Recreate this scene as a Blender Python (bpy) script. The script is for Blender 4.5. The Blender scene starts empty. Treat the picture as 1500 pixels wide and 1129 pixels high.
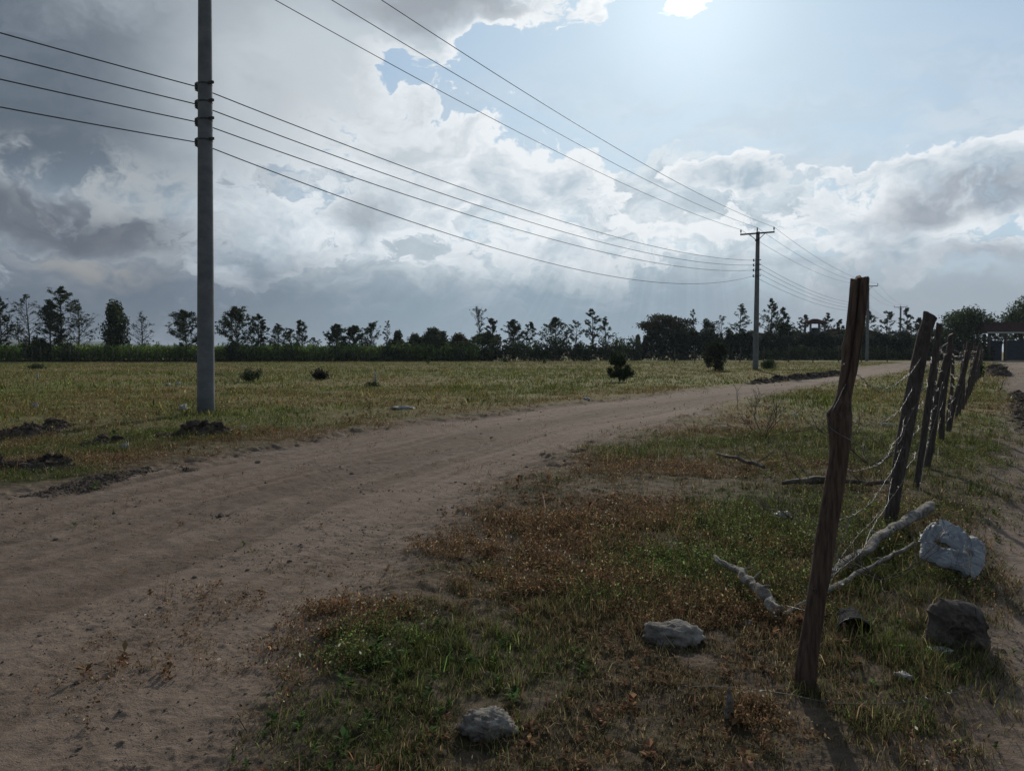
import bpy, math, random
import numpy as np
from mathutils import Vector, Matrix
R = math.radians
S = bpy.context.scene
COL = S.collection
# ------------------------------------------------------------------ camera
H = 1.5; F = 1133.0; CX = 750.0; CY = 564.5; PITCH = math.atan(49.5/F)
cd = bpy.data.cameras.new('camera'); cam = bpy.data.objects.new('camera', cd); COL.objects.link(cam)
cam.location = (0, 0, H); cam.rotation_euler = (math.pi/2 - PITCH, 0, 0)
cd.sensor_width = 36; cd.lens = F/1500*36; cd.clip_end = 20000; cd.clip_start = .05
S.camera = cam
cp, sp = math.cos(PITCH), math.sin(PITCH)
def ray(px, py):                       # direction (x, y, z) through a photograph pixel
    a, b = (px-CX)/F, (CY-py)/F
    return Vector((a, cp + b*sp, -sp + b*cp))
def G(px, py, z=0.0):                  # point of the ground
    r = ray(px, py); t = (z-H)/r.z
    return Vector((r.x*t, r.y*t, z))
def AT(px, py, d):                     # point at distance d ahead
    r = ray(px, py); t = d/r.y
    return Vector((r.x*t, d, H + r.z*t))
def AE(px, py):                        # azimuth, elevation
    r = ray(px, py).normalized(); return math.atan2(r.x, r.y), math.asin(r.z)
SUN_AZ, SUN_EL = AE(1010, -12)
# ------------------------------------------------------------------ world
W = bpy.data.worlds.new('World'); S.world = W; W.use_nodes = True
nt = W.node_tree; nt.nodes.clear(); W.cycles.sampling_method = 'MANUAL'; W.cycles.sample_map_resolution = 512
class E:                               # small expression wrapper round sockets
    T = nt
    def __init__(s, k): s.k = k
    def __add__(a, b): return M('ADD', a, b)
    __radd__ = __add__
    def __mul__(a, b): return M('MULTIPLY', a, b)
    __rmul__ = __mul__
    def __sub__(a, b): return M('SUBTRACT', a, b)
    def __rsub__(a, b): return M('SUBTRACT', b, a)
    def __truediv__(a, b): return M('DIVIDE', a, b)
def put(sock, v):
    if isinstance(v, E): E.T.links.new(v.k, sock)
    else: sock.default_value = v
def M(op, *a, clamp=False):
    n = E.T.nodes.new('ShaderNodeMath'); n.operation = op; n.use_clamp = clamp
    for i, v in enumerate(a): put(n.inputs[i], v)
    return E(n.outputs[0])
def smooth(v, lo, hi):
    n = E.T.nodes.new('ShaderNodeMapRange'); n.interpolation_type = 'SMOOTHSTEP'; n.clamp = True
    put(n.inputs[0], v); put(n.inputs[1], lo); put(n.inputs[2], hi); n.inputs[3].default_value = 0; n.inputs[4].default_value = 1
    return E(n.outputs[0])
def mixc(f, a, b, mode='MIX'):
    n = E.T.nodes.new('ShaderNodeMix'); n.data_type = 'RGBA'; n.blend_type = mode
    put(n.inputs[0], f)
    for s_, v in ((n.inputs[6], a), (n.inputs[7], b)):
        if isinstance(v, E): E.T.links.new(v.k, s_)
        elif isinstance(v, (int, float)): s_.default_value = (v, v, v, 1)
        else: s_.default_value = (*v, 1)
    return E(n.outputs[2])
def noise(vec, scale, detail=4, rough=.5, out=0, dist=0, lac=2.0):
    n = E.T.nodes.new('ShaderNodeTexNoise')
    if vec is not None: E.T.links.new(vec.k, n.inputs['Vector'])
    n.inputs['Scale'].default_value = scale; n.inputs['Detail'].default_value = detail
    n.inputs['Roughness'].default_value = rough; n.inputs['Distortion'].default_value = dist
    n.inputs['Lacunarity'].default_value = lac
    return E(n.outputs[out])
def vmath(op, a, b=None, scale=None):
    n = E.T.nodes.new('ShaderNodeVectorMath'); n.operation = op
    put(n.inputs[0], a)
    if b is not None: put(n.inputs[1], b)
    if scale is not None: put(n.inputs['Scale'], scale)
    return E(n.outputs[0])
tc = nt.nodes.new('ShaderNodeTexCoord'); DIR = E(tc.outputs['Generated'])
sx = nt.nodes.new('ShaderNodeSeparateXYZ'); nt.links.new(DIR.k, sx.inputs[0])
AZ = M('ARCTAN2', E(sx.outputs[0]), E(sx.outputs[1])); EL = M('ARCSINE', E(sx.outputs[2]))
w1 = noise(vmath('MULTIPLY', DIR, (1, 1, 1.5)), 7, 4, .6, out=1)
w2 = vmath('SCALE', vmath('SUBTRACT', w1, (.5, .5, .5)), scale=.13)
DW = vmath('ADD', DIR, w2)
sw = nt.nodes.new('ShaderNodeSeparateXYZ'); nt.links.new(w2.k, sw.inputs[0])
AZW = AZ + E(sw.outputs[0])*.8; ELW = EL + E(sw.outputs[2])*.8
def blob(px, py, rx, ry, ang=0, hard=0.0, warp=True, p=None):   # soft ellipse of directions: 1 in the middle, 0 outside
    a, e = AE(px, py); ca, sa = math.cos(R(ang)), math.sin(R(ang))
    da = ((AZW if warp else AZ) - a); de = ((ELW if warp else EL) - e)
    k = math.cos(a)
    u = (da*ca + de*sa)*(F*1.0/rx); v = (de*ca - da*sa)*(F*1.0/ry)
    return smooth(M('SQRT', u*u + v*v), 1.35, hard)
sky = nt.nodes.new('ShaderNodeTexSky'); sky.sky_type = 'NISHITA'; sky.sun_disc = False
sky.sun_elevation = SUN_EL; sky.sun_rotation = SUN_AZ; sky.air_density = 1; sky.dust_density = .8; sky.ozone_density = 2
nrm = mixc(1.0, E(sky.outputs[0]), (.056, .074, .098), 'MULTIPLY')       # sky at about a twentieth
nm_ = nt.nodes.new('ShaderNodeSeparateColor'); nt.links.new(nrm.k, nm_.inputs[0])
cc_ = nt.nodes.new('ShaderNodeCombineColor')
for i_, lim in enumerate((.78, .98, 1.12)):                                # highlights roll off as in the camera
    v_ = E(nm_.outputs[i_]); nt.links.new((v_/(v_*(1/lim) + .42)).k, cc_.inputs[i_])
base = E(cc_.outputs[0])
# distance from the sun
sd = Vector((math.sin(SUN_AZ)*math.cos(SUN_EL), math.cos(SUN_AZ)*math.cos(SUN_EL), math.sin(SUN_EL)))
vd = nt.nodes.new('ShaderNodeVectorMath'); vd.operation = 'DOT_PRODUCT'; nt.links.new(DIR.k, vd.inputs[0]); vd.inputs[1].default_value = sd
ANG = M('ARCCOSINE', M('MINIMUM', E(vd.outputs['Value']), .99999))
near = smooth(ANG, .85, 0.0)
near2 = smooth(ANG, .30, 0.0)
# cumulus field
def total(l):
    t = None
    for w_, b in l:
        t = b*w_ if t is None else t + b*w_
    return t
def field(V, dt):
    return noise(vmath('MULTIPLY', V, (1, 1, 1.7)), 5.0, dt, .63) - .5
puff = field(DW, 7); puff2 = field(vmath('ADD', DW, tuple(sd*.035)), 5)
cover = total([(.40, blob(150, 10, 430, 190, 0, .4)), (.30, blob(60, 140, 280, 100, 5, .2)), (.05, blob(400, 60, 150, 110, 0, .2)),
    (.24, blob(560, 165, 130, 70, -15, .1)), (.26, blob(480, 60, 70, 60, 0, .2)), (.34, blob(660, -5, 230, 52, 3, .3)), (.22, blob(860, 10, 50, 28, 0, .2)),
    (.22, blob(660, 165, 75, 50, 0, .3)), (.12, blob(812, 120, 26, 40, 10, .2)),
    (.30, blob(120, 300, 300, 95, -4, .3)), (.17, blob(540, 300, 330, 120, 0, .1)), (.14, blob(700, 250, 150, 90, 0, .1)), (.16, blob(460, 210, 130, 60, 0, .1)),
    (.36, blob(1440, 270, 165, 80, 10, .4)), (.16, blob(1180, 290, 300, 62, 0, .3)), (.10, blob(820, 330, 200, 60, 0, .2)),
    (.20, blob(1440, 375, 150, 26, 0, .3)), (.14, blob(1150, 240, 210, 26, -4, .2)), (.10, blob(700, 280, 90, 40, 0, .2)),
    (.12, blob(150, 262, 200, 50, -4, .3)), (-.42, blob(1060, 100, 360, 110, 0, .75)), (-.60, blob(1320, 95, 330, 105, 0, .7)), (-.26, blob(580, 95, 40, 40, 0, .2)), (-.3, blob(740, 90, 110, 38, 0, .4)), (-.16, blob(700, 445, 1000, 55, 0, .3, False))])
behind = smooth(M('ABSOLUTE', AZ), .9, 1.5)  # unseen sky: dark cloud added here and overhead to dim light on the ground
D = puff*(2.6 - 1.2*blob(60, 20, 390, 225, 8, .6, False)) + cover*.8 - .03 + behind*.30 + smooth(EL, .5, .8)*.25
A = smooth(D, .0, .09)
T = smooth(D, .03, .42)
relief = M('SUBTRACT', puff, puff2)*(4.6 - 3.6*blob(150, 60, 430, 190, 0, .5, False))                                   # >0 on the side of each billow that faces the sun
darkz = M('MAXIMUM', M('MAXIMUM', M('MAXIMUM', blob(60, 20, 390, 225, 8, .6, False), blob(40, 330, 260, 70, 0, .3, False)*.8), behind), smooth(EL, .5, .8))
dark = mixc(darkz, (.345, .445, .54), (.112, .142, .182))
dark = mixc(blob(520, 150, 260, 170, 0, .4), dark, (.54, .59, .63))
dark = mixc(near*.45, dark, (.58, .68, .76))
lite = mixc(darkz, (.72, .79, .85), (.245, .295, .35))
lite = mixc(near*.7, lite, (.97, .99, 1.0))
Tb = M('SUBTRACT', T*.95 + .02, relief, clamp=True)
cloud = mixc(Tb, lite, dark)
greyb = M('MULTIPLY', blob(650, 12, 150, 26, 0, .2), smooth(T, .1, .8)); cloud = mixc(greyb*.75, cloud, (.30, .32, .36))
# veil of thin cloud in the middle of the sky
vn = noise(vmath('MULTIPLY', DW, (1, 1, 4)), 5.5, 5, .60)
veil = M('MULTIPLY', smooth(EL, .40, .20), smooth(vn, .30, .62))*.75
veil = M('MAXIMUM', veil, M('MULTIPLY', blob(760, 320, 760, 120, 0, .1), smooth(vn, .2, .6))*.75)
wisp = smooth(noise(vmath('MULTIPLY', DW, (1, 1, 3)), 11, 5, .62) + relief*.4, .36, .66)
veilc = mixc(smooth(AZ, -.1, -.50), mixc(wisp, (.42, .485, .55), (.66, .71, .75)), mixc(wisp, (.215, .245, .29), (.36, .385, .41)))
veilc = mixc(near*.55, veilc, (.76, .82, .87))
# low blue-grey bank over the horizon
ln = noise(vmath('MULTIPLY', DW, (1, 1, 4)), 6, 5, .58)
low = smooth(EL + (ln - .5)*.11, .150, .050)
lowc = mixc(smooth(AZ, -.50, .0), (.125, .158, .208), (.245, .328, .402))
lowc = mixc(smooth(AZ, .10, .45), lowc, (.335, .390, .450))
lowc = mixc(M('MAXIMUM', (ln-.5)*.6+.05, 0.0), lowc, mixc(.5, lowc, (.36, .43, .49)))
c = mixc(M('MAXIMUM', veil*.85, smooth(AZ, -.15, -.35)*.9), base, veilc)
L2 = noise(vmath('MULTIPLY', DW, (1, 1, 1.5)), 8.5, 7, .60) + blob(780, 310, 560, 110, 0, .2)*.10 + blob(1240, 250, 320, 70, 5, .2)*.06 - smooth(EL, .22, .36)*.12 + smooth(AZ, -.3, -.6)*.03 - blob(1330, 110, 330, 90, 0, .6)*.14 - blob(1050, 90, 300, 100, 0, .6)*.12
a2 = smooth(L2, .515, .560); e2 = smooth(L2, .70, .53)
c2 = mixc(e2, mixc(smooth(AZ, -.1, -.5), (.43, .505, .565), (.20, .235, .285)), mixc(smooth(AZ, -.1, -.5), (.80, .85, .88), (.40, .43, .455)))
c = mixc(a2*.62, c, c2)
c = mixc(A, c, cloud)
c = mixc(low*.93, c, lowc)
# bright slabs low in the left sky, dark slab under the big cloud, grey bellies on the right
s1 = M('MULTIPLY', blob(135, 388, 80, 17, -6, .2), smooth(n2 := noise(DW, 16, 5, .6), .40, .56)); c = mixc(s1*.6, c, (.34, .34, .33))
s2 = M('MULTIPLY', blob(60, 318, 190, 36, -2, .4), smooth(n2, .28, .46)); c = mixc(s2*.8, c, (.105, .122, .155))
s3 = M('MULTIPLY', blob(1415, 295, 110, 30, 8, .4), smooth(n2, .34, .54)); c = mixc(s3*.75, c, (.31, .345, .405))
s4 = M('MULTIPLY', blob(525, 318, 55, 24, 0, .2), smooth(n2, .3, .5)); c = mixc(s4*.5, c, (.26, .30, .345))
s5 = M('MULTIPLY', blob(1440, 378, 70, 14, 0, .2), smooth(n2, .3, .5)); c = mixc(s5*.6, c, (.33, .37, .43))
s6 = M('MULTIPLY', blob(150, 262, 190, 48, -5, .3), smooth(n2 + relief*.5, .40, .60)); c = mixc(s6*.75, c, (.44, .475, .50))
pa = M('ARCTAN2', AZ - SUN_AZ, SUN_EL - EL); pn = nt.nodes.new('ShaderNodeTexNoise'); pn.noise_dimensions = '1D'; pn.inputs['Detail'].default_value = 3; nt.links.new((pa*6.0).k, pn.inputs['W'])
shaft = smooth(E(pn.outputs[0]), .42, .66)*blob(870, 400, 420, 120, 0, .0, False)*.035*smooth(ANG, .9, .25); c = mixc(1.0, c, mixc(1.0, shaft, (.85, 1, 1.1), 'MULTIPLY'), 'ADD')
glow = M('POWER', M('MAXIMUM', near2, 0.0), 2.2)*.09 + smooth(ANG + (n2-.5)*.10, .030, .014)*2.0 + smooth(ANG, .14, .02)*.08
c = mixc(1.0, c, mixc(1.0, glow, (1, .99, .95), 'MULTIPLY'), 'ADD')
bg = nt.nodes.new('ShaderNodeBackground'); nt.links.new(c.k, bg.inputs[0]); bg.inputs[1].default_value = 1
wo = nt.nodes.new('ShaderNodeOutputWorld'); nt.links.new(bg.outputs[0], wo.inputs[0])
# ------------------------------------------------------------------ sun, exposure
sl = bpy.data.lights.new('sun', 'SUN'); sl.energy = 2.5; sl.angle = R(.7); sl.color = (1, .91, .77)
so = bpy.data.objects.new('sun', sl); COL.objects.link(so); so.rotation_euler = sd.to_track_quat('Z', 'Y').to_euler(); so.location = (0, 0, 30)
S.view_settings.view_transform = 'Standard'; S.view_settings.look = 'None'; S.view_settings.exposure = 0; S.view_settings.gamma = 1
S.render.resolution_x = 1024; S.render.resolution_y = 770

# ------------------------------------------------------------------ helpers
rng = np.random.default_rng(7); random.seed(7)
def lattice(ix, iy, seed):
    h = (ix.astype(np.int64)*374761393 + iy.astype(np.int64)*668265263 + seed*982451653) & 0xffffffff
    h = ((h ^ (h >> 13))*1274126177) & 0xffffffff
    return ((h ^ (h >> 16)) & 0xffff)/65535.0
def vnoise(x, y, seed=0):
    x = np.asarray(x, float); y = np.asarray(y, float)
    ix, iy = np.floor(x), np.floor(y); fx, fy = x-ix, y-iy
    fx = fx*fx*(3-2*fx); fy = fy*fy*(3-2*fy)
    a = lattice(ix, iy, seed); b = lattice(ix+1, iy, seed); c_ = lattice(ix, iy+1, seed); d = lattice(ix+1, iy+1, seed)
    return (a*(1-fx)+b*fx)*(1-fy) + (c_*(1-fx)+d*fx)*fy
def fbm(x, y, sc, seed=0, octv=4, gain=.5):
    t = 0; a = 1; n = 0
    for o in range(octv):
        t = t + a*vnoise(np.asarray(x)*sc + 17.3*o, np.asarray(y)*sc - 9.1*o, seed+o); n += a; a *= gain; sc *= 2.03
    return t/n
def sstep(v, lo, hi):
    t = np.clip((v-lo)/(hi-lo), 0, 1); return t*t*(3-2*t)

class MB:
    def __init__(s): s.v = []; s.f = []; s.n = 0; s.c = []
    def add(s, v, *fs, col=None):
        v = np.asarray(v, float).reshape(-1, 3); s.v.append(v)
        for f in fs: s.f.append(np.asarray(f, int) + s.n)
        if col is not None:
            col = np.asarray(col, float)
            if col.ndim == 1: col = np.tile(col, (len(v), 1))
            s.c.append(col)
        s.n += len(v)
        return s
    def tube(s, pts, rad, sides=6, cap=True, col=None, rough=0, seed=0):
        P = np.asarray([tuple(p) for p in pts], float); n = len(P)
        rad = np.broadcast_to(np.asarray(rad, float), (n,))
        t = np.gradient(P, axis=0); t /= np.linalg.norm(t, axis=1)[:, None] + 1e-9
        up = np.array((0, 0, 1.)) if abs(t[0, 2]) < .9 else np.array((1., 0, 0))
        a = np.cross(t, up); a /= np.linalg.norm(a, axis=1)[:, None] + 1e-9; b = np.cross(t, a)
        th = np.linspace(0, 2*math.pi, sides, endpoint=False)
        rr = rad[:, None]*np.ones(sides)[None]
        if rough:
            rr = rr*(1 + rough*(vnoise(np.arange(n)[:, None]*.35 + 0*th[None], th[None]*1.6 + 0*rr, seed)-.5)*2)
        V = P[:, None] + (a[:, None]*np.cos(th)[None, :, None] + b[:, None]*np.sin(th)[None, :, None])*rr[..., None]
        i = np.arange(n-1)[:, None]*sides; j = np.arange(sides)[None]; k = (j+1) % sides
        q = np.stack([i+j, i+k, i+sides+k, i+sides+j], -1).reshape(-1, 4)
        fs = [q]
        if cap: fs += [np.arange(sides)[::-1][None], (np.arange(sides)+(n-1)*sides)[None]]
        return s.add(V.reshape(-1, 3), *fs, col=col)
    def box(s, c_, d, rot=0, col=None):
        c_ = np.array(c_, float); d = np.array(d, float)/2
        v = np.array([(x, y, z) for x in (-1, 1) for y in (-1, 1) for z in (-1, 1)], float)*d
        ca, sa = math.cos(rot), math.sin(rot); v = np.stack([v[:, 0]*ca-v[:, 1]*sa, v[:, 0]*sa+v[:, 1]*ca, v[:, 2]], 1)+c_
        return s.add(v, [(0, 1, 3, 2), (4, 6, 7, 5), (0, 4, 5, 1), (2, 3, 7, 6), (0, 2, 6, 4), (1, 5, 7, 3)], col=col)
    def build(s, name, mat, parent=None, smooth_=True, origin=None):
        me = bpy.data.meshes.new(name); V = np.concatenate(s.v)
        if origin is not None: V = V - np.array(origin)
        sizes = np.concatenate([np.full(len(f), f.shape[1]) for f in s.f]); L = np.concatenate([f.reshape(-1) for f in s.f])
        me.vertices.add(len(V)); me.vertices.foreach_set('co', V.astype(np.float32).ravel())
        me.loops.add(len(L)); me.loops.foreach_set('vertex_index', L.astype(np.int32))
        me.polygons.add(len(sizes)); st = np.concatenate([[0], np.cumsum(sizes)[:-1]])
        me.polygons.foreach_set('loop_start', st.astype(np.int32))
        me.polygons.foreach_set('use_smooth', np.full(len(sizes), smooth_))
        me.update(calc_edges=True); me.validate()
        if s.c:
            C_ = np.concatenate(s.c)
            if C_.shape[1] == 3: C_ = np.concatenate([C_, np.ones((len(C_), 1))], 1)
            at = me.color_attributes.new('tint', 'FLOAT_COLOR', 'POINT'); at.data.foreach_set('color', C_.astype(np.float32).ravel())
        me.materials.append(mat)
        o = bpy.data.objects.new(name, me); COL.objects.link(o)
        if origin is not None and parent is None: o.location = origin
        if parent is not None: o.parent = parent
        return o
def tag(o, label=None, cat=None, group=None, kind=None):
    if label: o['label'] = label
    if cat: o['category'] = cat
    if group: o['group'] = group
    if kind: o['kind'] = kind
    return o
def empty(name, loc, label, cat, group=None):
    o = bpy.data.objects.new(name, None); COL.objects.link(o); o.location = loc; o.empty_display_size = .2
    return tag(o, label, cat, group)

# ------------------------------------------------------------------ materials
def mat(name, fn):
    m = bpy.data.materials.new(name); m.use_nodes = True; E.T = m.node_tree
    b = m.node_tree.nodes['Principled BSDF']; fn(m.node_tree, b); return m
def attr(nm, out='Color'):
    n = E.T.nodes.new('ShaderNodeAttribute'); n.attribute_name = nm; return E(n.outputs[out])
def objc():
    n = E.T.nodes.new('ShaderNodeTexCoord'); return E(n.outputs['Object'])
def geo():
    n = E.T.nodes.new('ShaderNodeNewGeometry'); return E(n.outputs['Position'])
def bump(b, h, strength, dist):
    n = E.T.nodes.new('ShaderNodeBump'); E.T.links.new(h.k, n.inputs['Height']); n.inputs['Strength'].default_value = strength
    n.inputs['Distance'].default_value = dist; E.T.links.new(n.outputs[0], b.inputs['Normal'])
def m_ground(t, b):
    P = geo(); A_ = attr('tint'); sp_ = E.T.nodes.new('ShaderNodeSeparateColor'); E.T.links.new(A_.k, sp_.inputs[0])
    road, green, rust = (E(sp_.outputs[i]) for i in range(3))
    fine = noise(P, 55, 6, .7); mid = noise(P, 7, 6, .6); big = noise(P, .7, 5, .55)
    dirt = mixc(smooth(mid, .3, .7), (.150, .115, .090), (.245, .190, .152))
    dirt = mixc(smooth(big, .35, .65)*.5, dirt, (.190, .138, .104))
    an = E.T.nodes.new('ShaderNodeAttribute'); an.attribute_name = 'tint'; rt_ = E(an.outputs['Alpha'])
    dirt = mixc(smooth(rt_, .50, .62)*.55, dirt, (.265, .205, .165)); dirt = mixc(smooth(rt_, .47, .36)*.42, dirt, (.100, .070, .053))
    stone = noise(P, 110, 3, .5); dirt = mixc(smooth(stone, .60, .68)*.5, dirt, (.30, .25, .21))
    dirt = mixc(smooth(fine, .54, .68)*.50, dirt, (.070, .050, .040))
    soil = mixc(smooth(mid, .35, .65), (.085, .062, .042), (.150, .105, .070))
    gr = mixc(smooth(mid, .3, .7), (.060, .062, .024), (.125, .108, .045))
    ru = mixc(smooth(mid, .3, .7), (.080, .054, .036), (.145, .100, .068))
    veg = mixc(green, ru, gr); veg = mixc(smooth(fine, .42, .60)*.6, veg, mixc(smooth(noise(P, 90, 4, .6), .45, .6), (.028, .022, .017), soil))
    an = E.T.nodes.new('ShaderNodeAttribute'); an.attribute_name = 'tint'; rt_ = E(an.outputs['Alpha'])
    under = mixc(smooth(mid, .3, .7), (.030, .027, .016), (.060, .050, .030)); bare = mixc(smooth(mid, .3, .7), (.105, .080, .060), (.185, .145, .112))  # under: shade painted into the soil colour beneath dense plants, for depth
    veg = mixc(smooth(rt_, .35, .85), mixc(.35, bare, veg), mixc(.35, under, veg))
    far = mixc(rust, veg, mixc(green, (.190, .155, .064), (.145, .155, .044)))
    far = mixc(smooth(noise(P, 1.9, 6, .65), .50, .62)*.5, far, (.062, .060, .028))
    far = mixc(smooth(fine, .5, .7)*.45, far, (.05, .045, .022))
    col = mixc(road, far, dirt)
    E.T.links.new(col.k, b.inputs['Base Color']); b.inputs['Roughness'].default_value = .95; b.inputs['Specular IOR Level'].default_value = .12
    h = noise(P, 26, 7, .68)*.7 + noise(P, 140, 4, .6)*.25
    bump(b, h, .9, .03)
def m_leaf(name, tr=.35, tint=None, rough=.6, spec=.25):
    def fn(t, b):
        c_ = attr('tint') if tint is None else mixc(smooth(noise(geo(), 1.1, 5, .7), .35, .65), tuple(x*.72 for x in tint), tuple(x*1.3 for x in tint))
        E.T.links.new(c_.k, b.inputs['Base Color']); b.inputs['Roughness'].default_value = rough; b.inputs['Specular IOR Level'].default_value = spec
        tl = t.nodes.new('ShaderNodeBsdfTranslucent'); t.links.new(c_.k, tl.inputs[0]); mx = t.nodes.new('ShaderNodeMixShader')
        mx.inputs[0].default_value = tr; t.links.new(b.outputs[0], mx.inputs[1]); t.links.new(tl.outputs[0], mx.inputs[2])
        t.links.new(mx.outputs[0], t.nodes['Material Output'].inputs[0])
    return mat(name, fn)
def m_simple(name, c1, c2, scale=8, rough=.8, bs=.4, bd=.01, stretch=None, spec=.3, detail=6):
    def fn(t, b):
        P = objc()
        if stretch: P = vmath('MULTIPLY', P, stretch)
        n = noise(P, scale, detail, .62)
        E.T.links.new(mixc(smooth(n, .3, .7), c1, c2).k, b.inputs['Base Color']); b.inputs['Roughness'].default_value = rough
        b.inputs['Specular IOR Level'].default_value = spec; bump(b, noise(P, scale*2.5, 6, .65), bs, bd)
    return mat(name, fn)
MG = mat('ground', m_ground)
MGRASS = m_leaf('grass', .42, None, .8, .05)
MFOL = m_leaf('foliage', .32, None, .8, .06)
MWOOD = m_simple('post_wood', (.058, .037, .028), (.160, .108, .080), 9, .85, .9, .012, (7, 7, .7))
MWOOD2 = m_simple('grey_post_wood', (.050, .038, .034), (.120, .096, .086), 9, .85, .9, .01, (7, 7, .7))
MLOG = m_simple('bleached_log', (.13, .115, .10), (.42, .39, .35), 16, .9, 1, .02, None, .1)
MBARK = m_simple('bark', (.035, .028, .022), (.090, .074, .060), 6, .9, .5, .02)
MCONC = m_simple('pole_concrete', (.135, .145, .160), (.205, .212, .222), 2.5, .85, .4, .006, (1, 1, 1.6))
MMETAL = m_simple('dark_metal', (.03, .03, .032), (.07, .07, .07), 20, .55, .1, .002)
MINS = m_simple('insulator', (.03, .022, .02), (.05, .04, .035), 20, .3, .05, .001, None, .5)
def m_wire(t, b):
    b.inputs['Base Color'].default_value = (.15, .14, .13, 1); b.inputs['Metallic'].default_value = .4; b.inputs['Roughness'].default_value = .5
MWIRE = mat('galvanised_wire', m_wire)
MCABLE = m_simple('cable', (.04, .04, .042), (.07, .07, .07), 30, .6, .1, .001)
MCLOD = m_simple('clod_soil', (.045, .035, .029), (.135, .105, .086), 9, .97, 1, .02, None, .1)
MPEB = m_simple('clod_dirt', (.09, .068, .055), (.19, .15, .125), 3, .95, .5, .01, None, .1)
MROCK = m_simple('pale_rock', (.13, .118, .105), (.38, .35, .315), 11, .95, 1, .02, None, .1)
MSLAB = m_simple('dark_slab', (.060, .050, .045), (.17, .145, .125), 11, .93, 1, .02, None, .15)
MROOF = m_simple('roof_sheet', (.050, .028, .026), (.075, .042, .038), 3, 1, .2, .02, None, 0)
MWALL = m_simple('painted_wall', (.42, .42, .41), (.56, .55, .53), 3, .8, .1, .01)
MBLUE = m_simple('blue_gate', (.018, .030, .052), (.03, .045, .075), 3, .5, .1, .01)
MHILL = m_simple('hill', (.03, .05, .04), (.06, .075, .05), .02, 1, 0, .1)

# ------------------------------------------------------------------ layout: road, track, patches
def gp(l): return [tuple(G(*p)[:2]) for p in l]
road_poly = [(-11, -20), (-8, -5), (-6.4, 4)] + gp([(0, 727), (200, 690), (400, 655), (600, 619), (750, 600), (900, 583), (1050, 567), (1130, 560), (1225, 549)]) \
    + [(31, 70), (46, 94), (60, 116), (63, 114), (50, 92), (34, 66), (22.5, 48)] + gp([(1230, 559), (1150, 572), (1070, 590), (985, 625), (850, 660), (720, 720), (610, 800), (510, 880), (430, 960), (330, 1129)]) + [(-1.2, 1.5), (-1.6, 0), (-3, -6), (-6, -20)]
track_poly = [(.6, -20), (.9, -3), (1.1, 1)] + gp([(1300, 1129), (1383, 1083), (1417, 1033), (1417, 983), (1430, 860), (1443, 793), (1457, 710), (1480, 600), (1465, 560)]) + [(30, 47), (56, 88), (78, 127), (83, 127), (61, 88), (34, 47), (15.6, 20), (8, 8.7), (5.8, 4.9), (4.6, 1), (4, -20)]
def sdf(x, y, poly):                   # > 0 inside
    x = np.asarray(x, float); y = np.asarray(y, float); d = np.full(x.shape, 1e9); ins = np.zeros(x.shape, bool)
    n = len(poly)
    for i in range(n):
        ax, ay = poly[i]; bx, by = poly[(i+1) % n]; ex, ey = bx-ax, by-ay
        t = np.clip(((x-ax)*ex + (y-ay)*ey)/(ex*ex+ey*ey+1e-12), 0, 1)
        d = np.minimum(d, np.hypot(x-ax-ex*t, y-ay-ey*t))
        cnd = ((ay > y) != (by > y)) & (x < ex*(y-ay)/(ey if ey else 1e-12)+ax); ins ^= cnd
    return np.where(ins, d, -d)
def patches(l, x, y):
    t = np.zeros(np.shape(x))
    for px, py, wpx, k, w_ in l:       # centre pixel, half width in pixels, depth/width, weight
        g = G(px, py); rx = wpx/F*g.y; t = np.maximum(t, w_*np.exp(-(((x-g.x)/rx)**2 + ((y-g.y)/(rx*k))**2)))
    return t
GREEN = [(1120, 745, 130, 1.5, 1.), (1180, 585, 60, 3, 1.), (640, 960, 170, .8, .95), (470, 1080, 140, .7, 1), (800, 1000, 130, .7, .6), (1420, 610, 40, 6, 1.1), (1300, 950, 110, .8, .6), (1000, 830, 120, 1., .7), (1420, 720, 30, 2, .5), (1290, 850, 90, 1., .7),
         (350, 607, 90, 1.5, 1.), (60, 700, 100, 1., .9), (150, 660, 130, 1., .8), (240, 640, 90, 1., .8), (1260, 1060, 90, .6, .5), (900, 880, 90, .7, .6)]
RUST = [(1000, 1020, 150, .9, 1.), (850, 740, 150, 1., .8), (1060, 620, 90, 2., 1.), (760, 790, 120, 1, .6), (1250, 690, 60, 2., .7), (1120, 930, 80, .8, .7), (950, 690, 130, 1, .7), (300, 670, 260, .8, .9), (620, 640, 200, .8, .8)]
def fields(x, y):
    x = np.asarray(x, float); y = np.asarray(y, float); r = np.hypot(x, y)
    wob = (fbm(x, y, 1.7, 3, 5, .62)-.5)*np.clip(r*.11, .55, 2.2)
    fine = (fbm(x, y, 9, 5, 3, .6)-.5)*np.clip(r*.03, .15, .6)
    sr = sdf(x, y, road_poly) + wob + fine; st = sdf(x, y, track_poly) + wob*.5 + fine*.6
    s_ = np.maximum(sr, st); road = sstep(s_, -.45, .20)
    g = .50 + .10*sstep(r, 15, 40) + (fbm(x, y, .16, 11, 4)-.5)*1.5 + (fbm(x, y, 1.1, 12, 3)-.5)*.9
    g = g + patches(GREEN, x, y)*.9 - patches(RUST, x, y)*.95
    g = g - sstep(sr, -1.1*np.clip(r*.08, .6, 2), .1)*.35
    g = np.clip(g, 0, 1)
    return sr, st, road, g, r
def density(x, y): return .12+.88*sstep(.5*fbm(x, y, 1.5, 61, 4, .62)+.5*fbm(x, y, 6.5, 62, 3, .6), .40, .52)
def hgt(x, y):
    sr, st, road, g, r = fields(x, y)
    return height(x, y, sr, st, r)
RD = np.array((.52, .854))             # the road's own direction
LEFT = np.array(road_poly[2:17], float)
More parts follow.
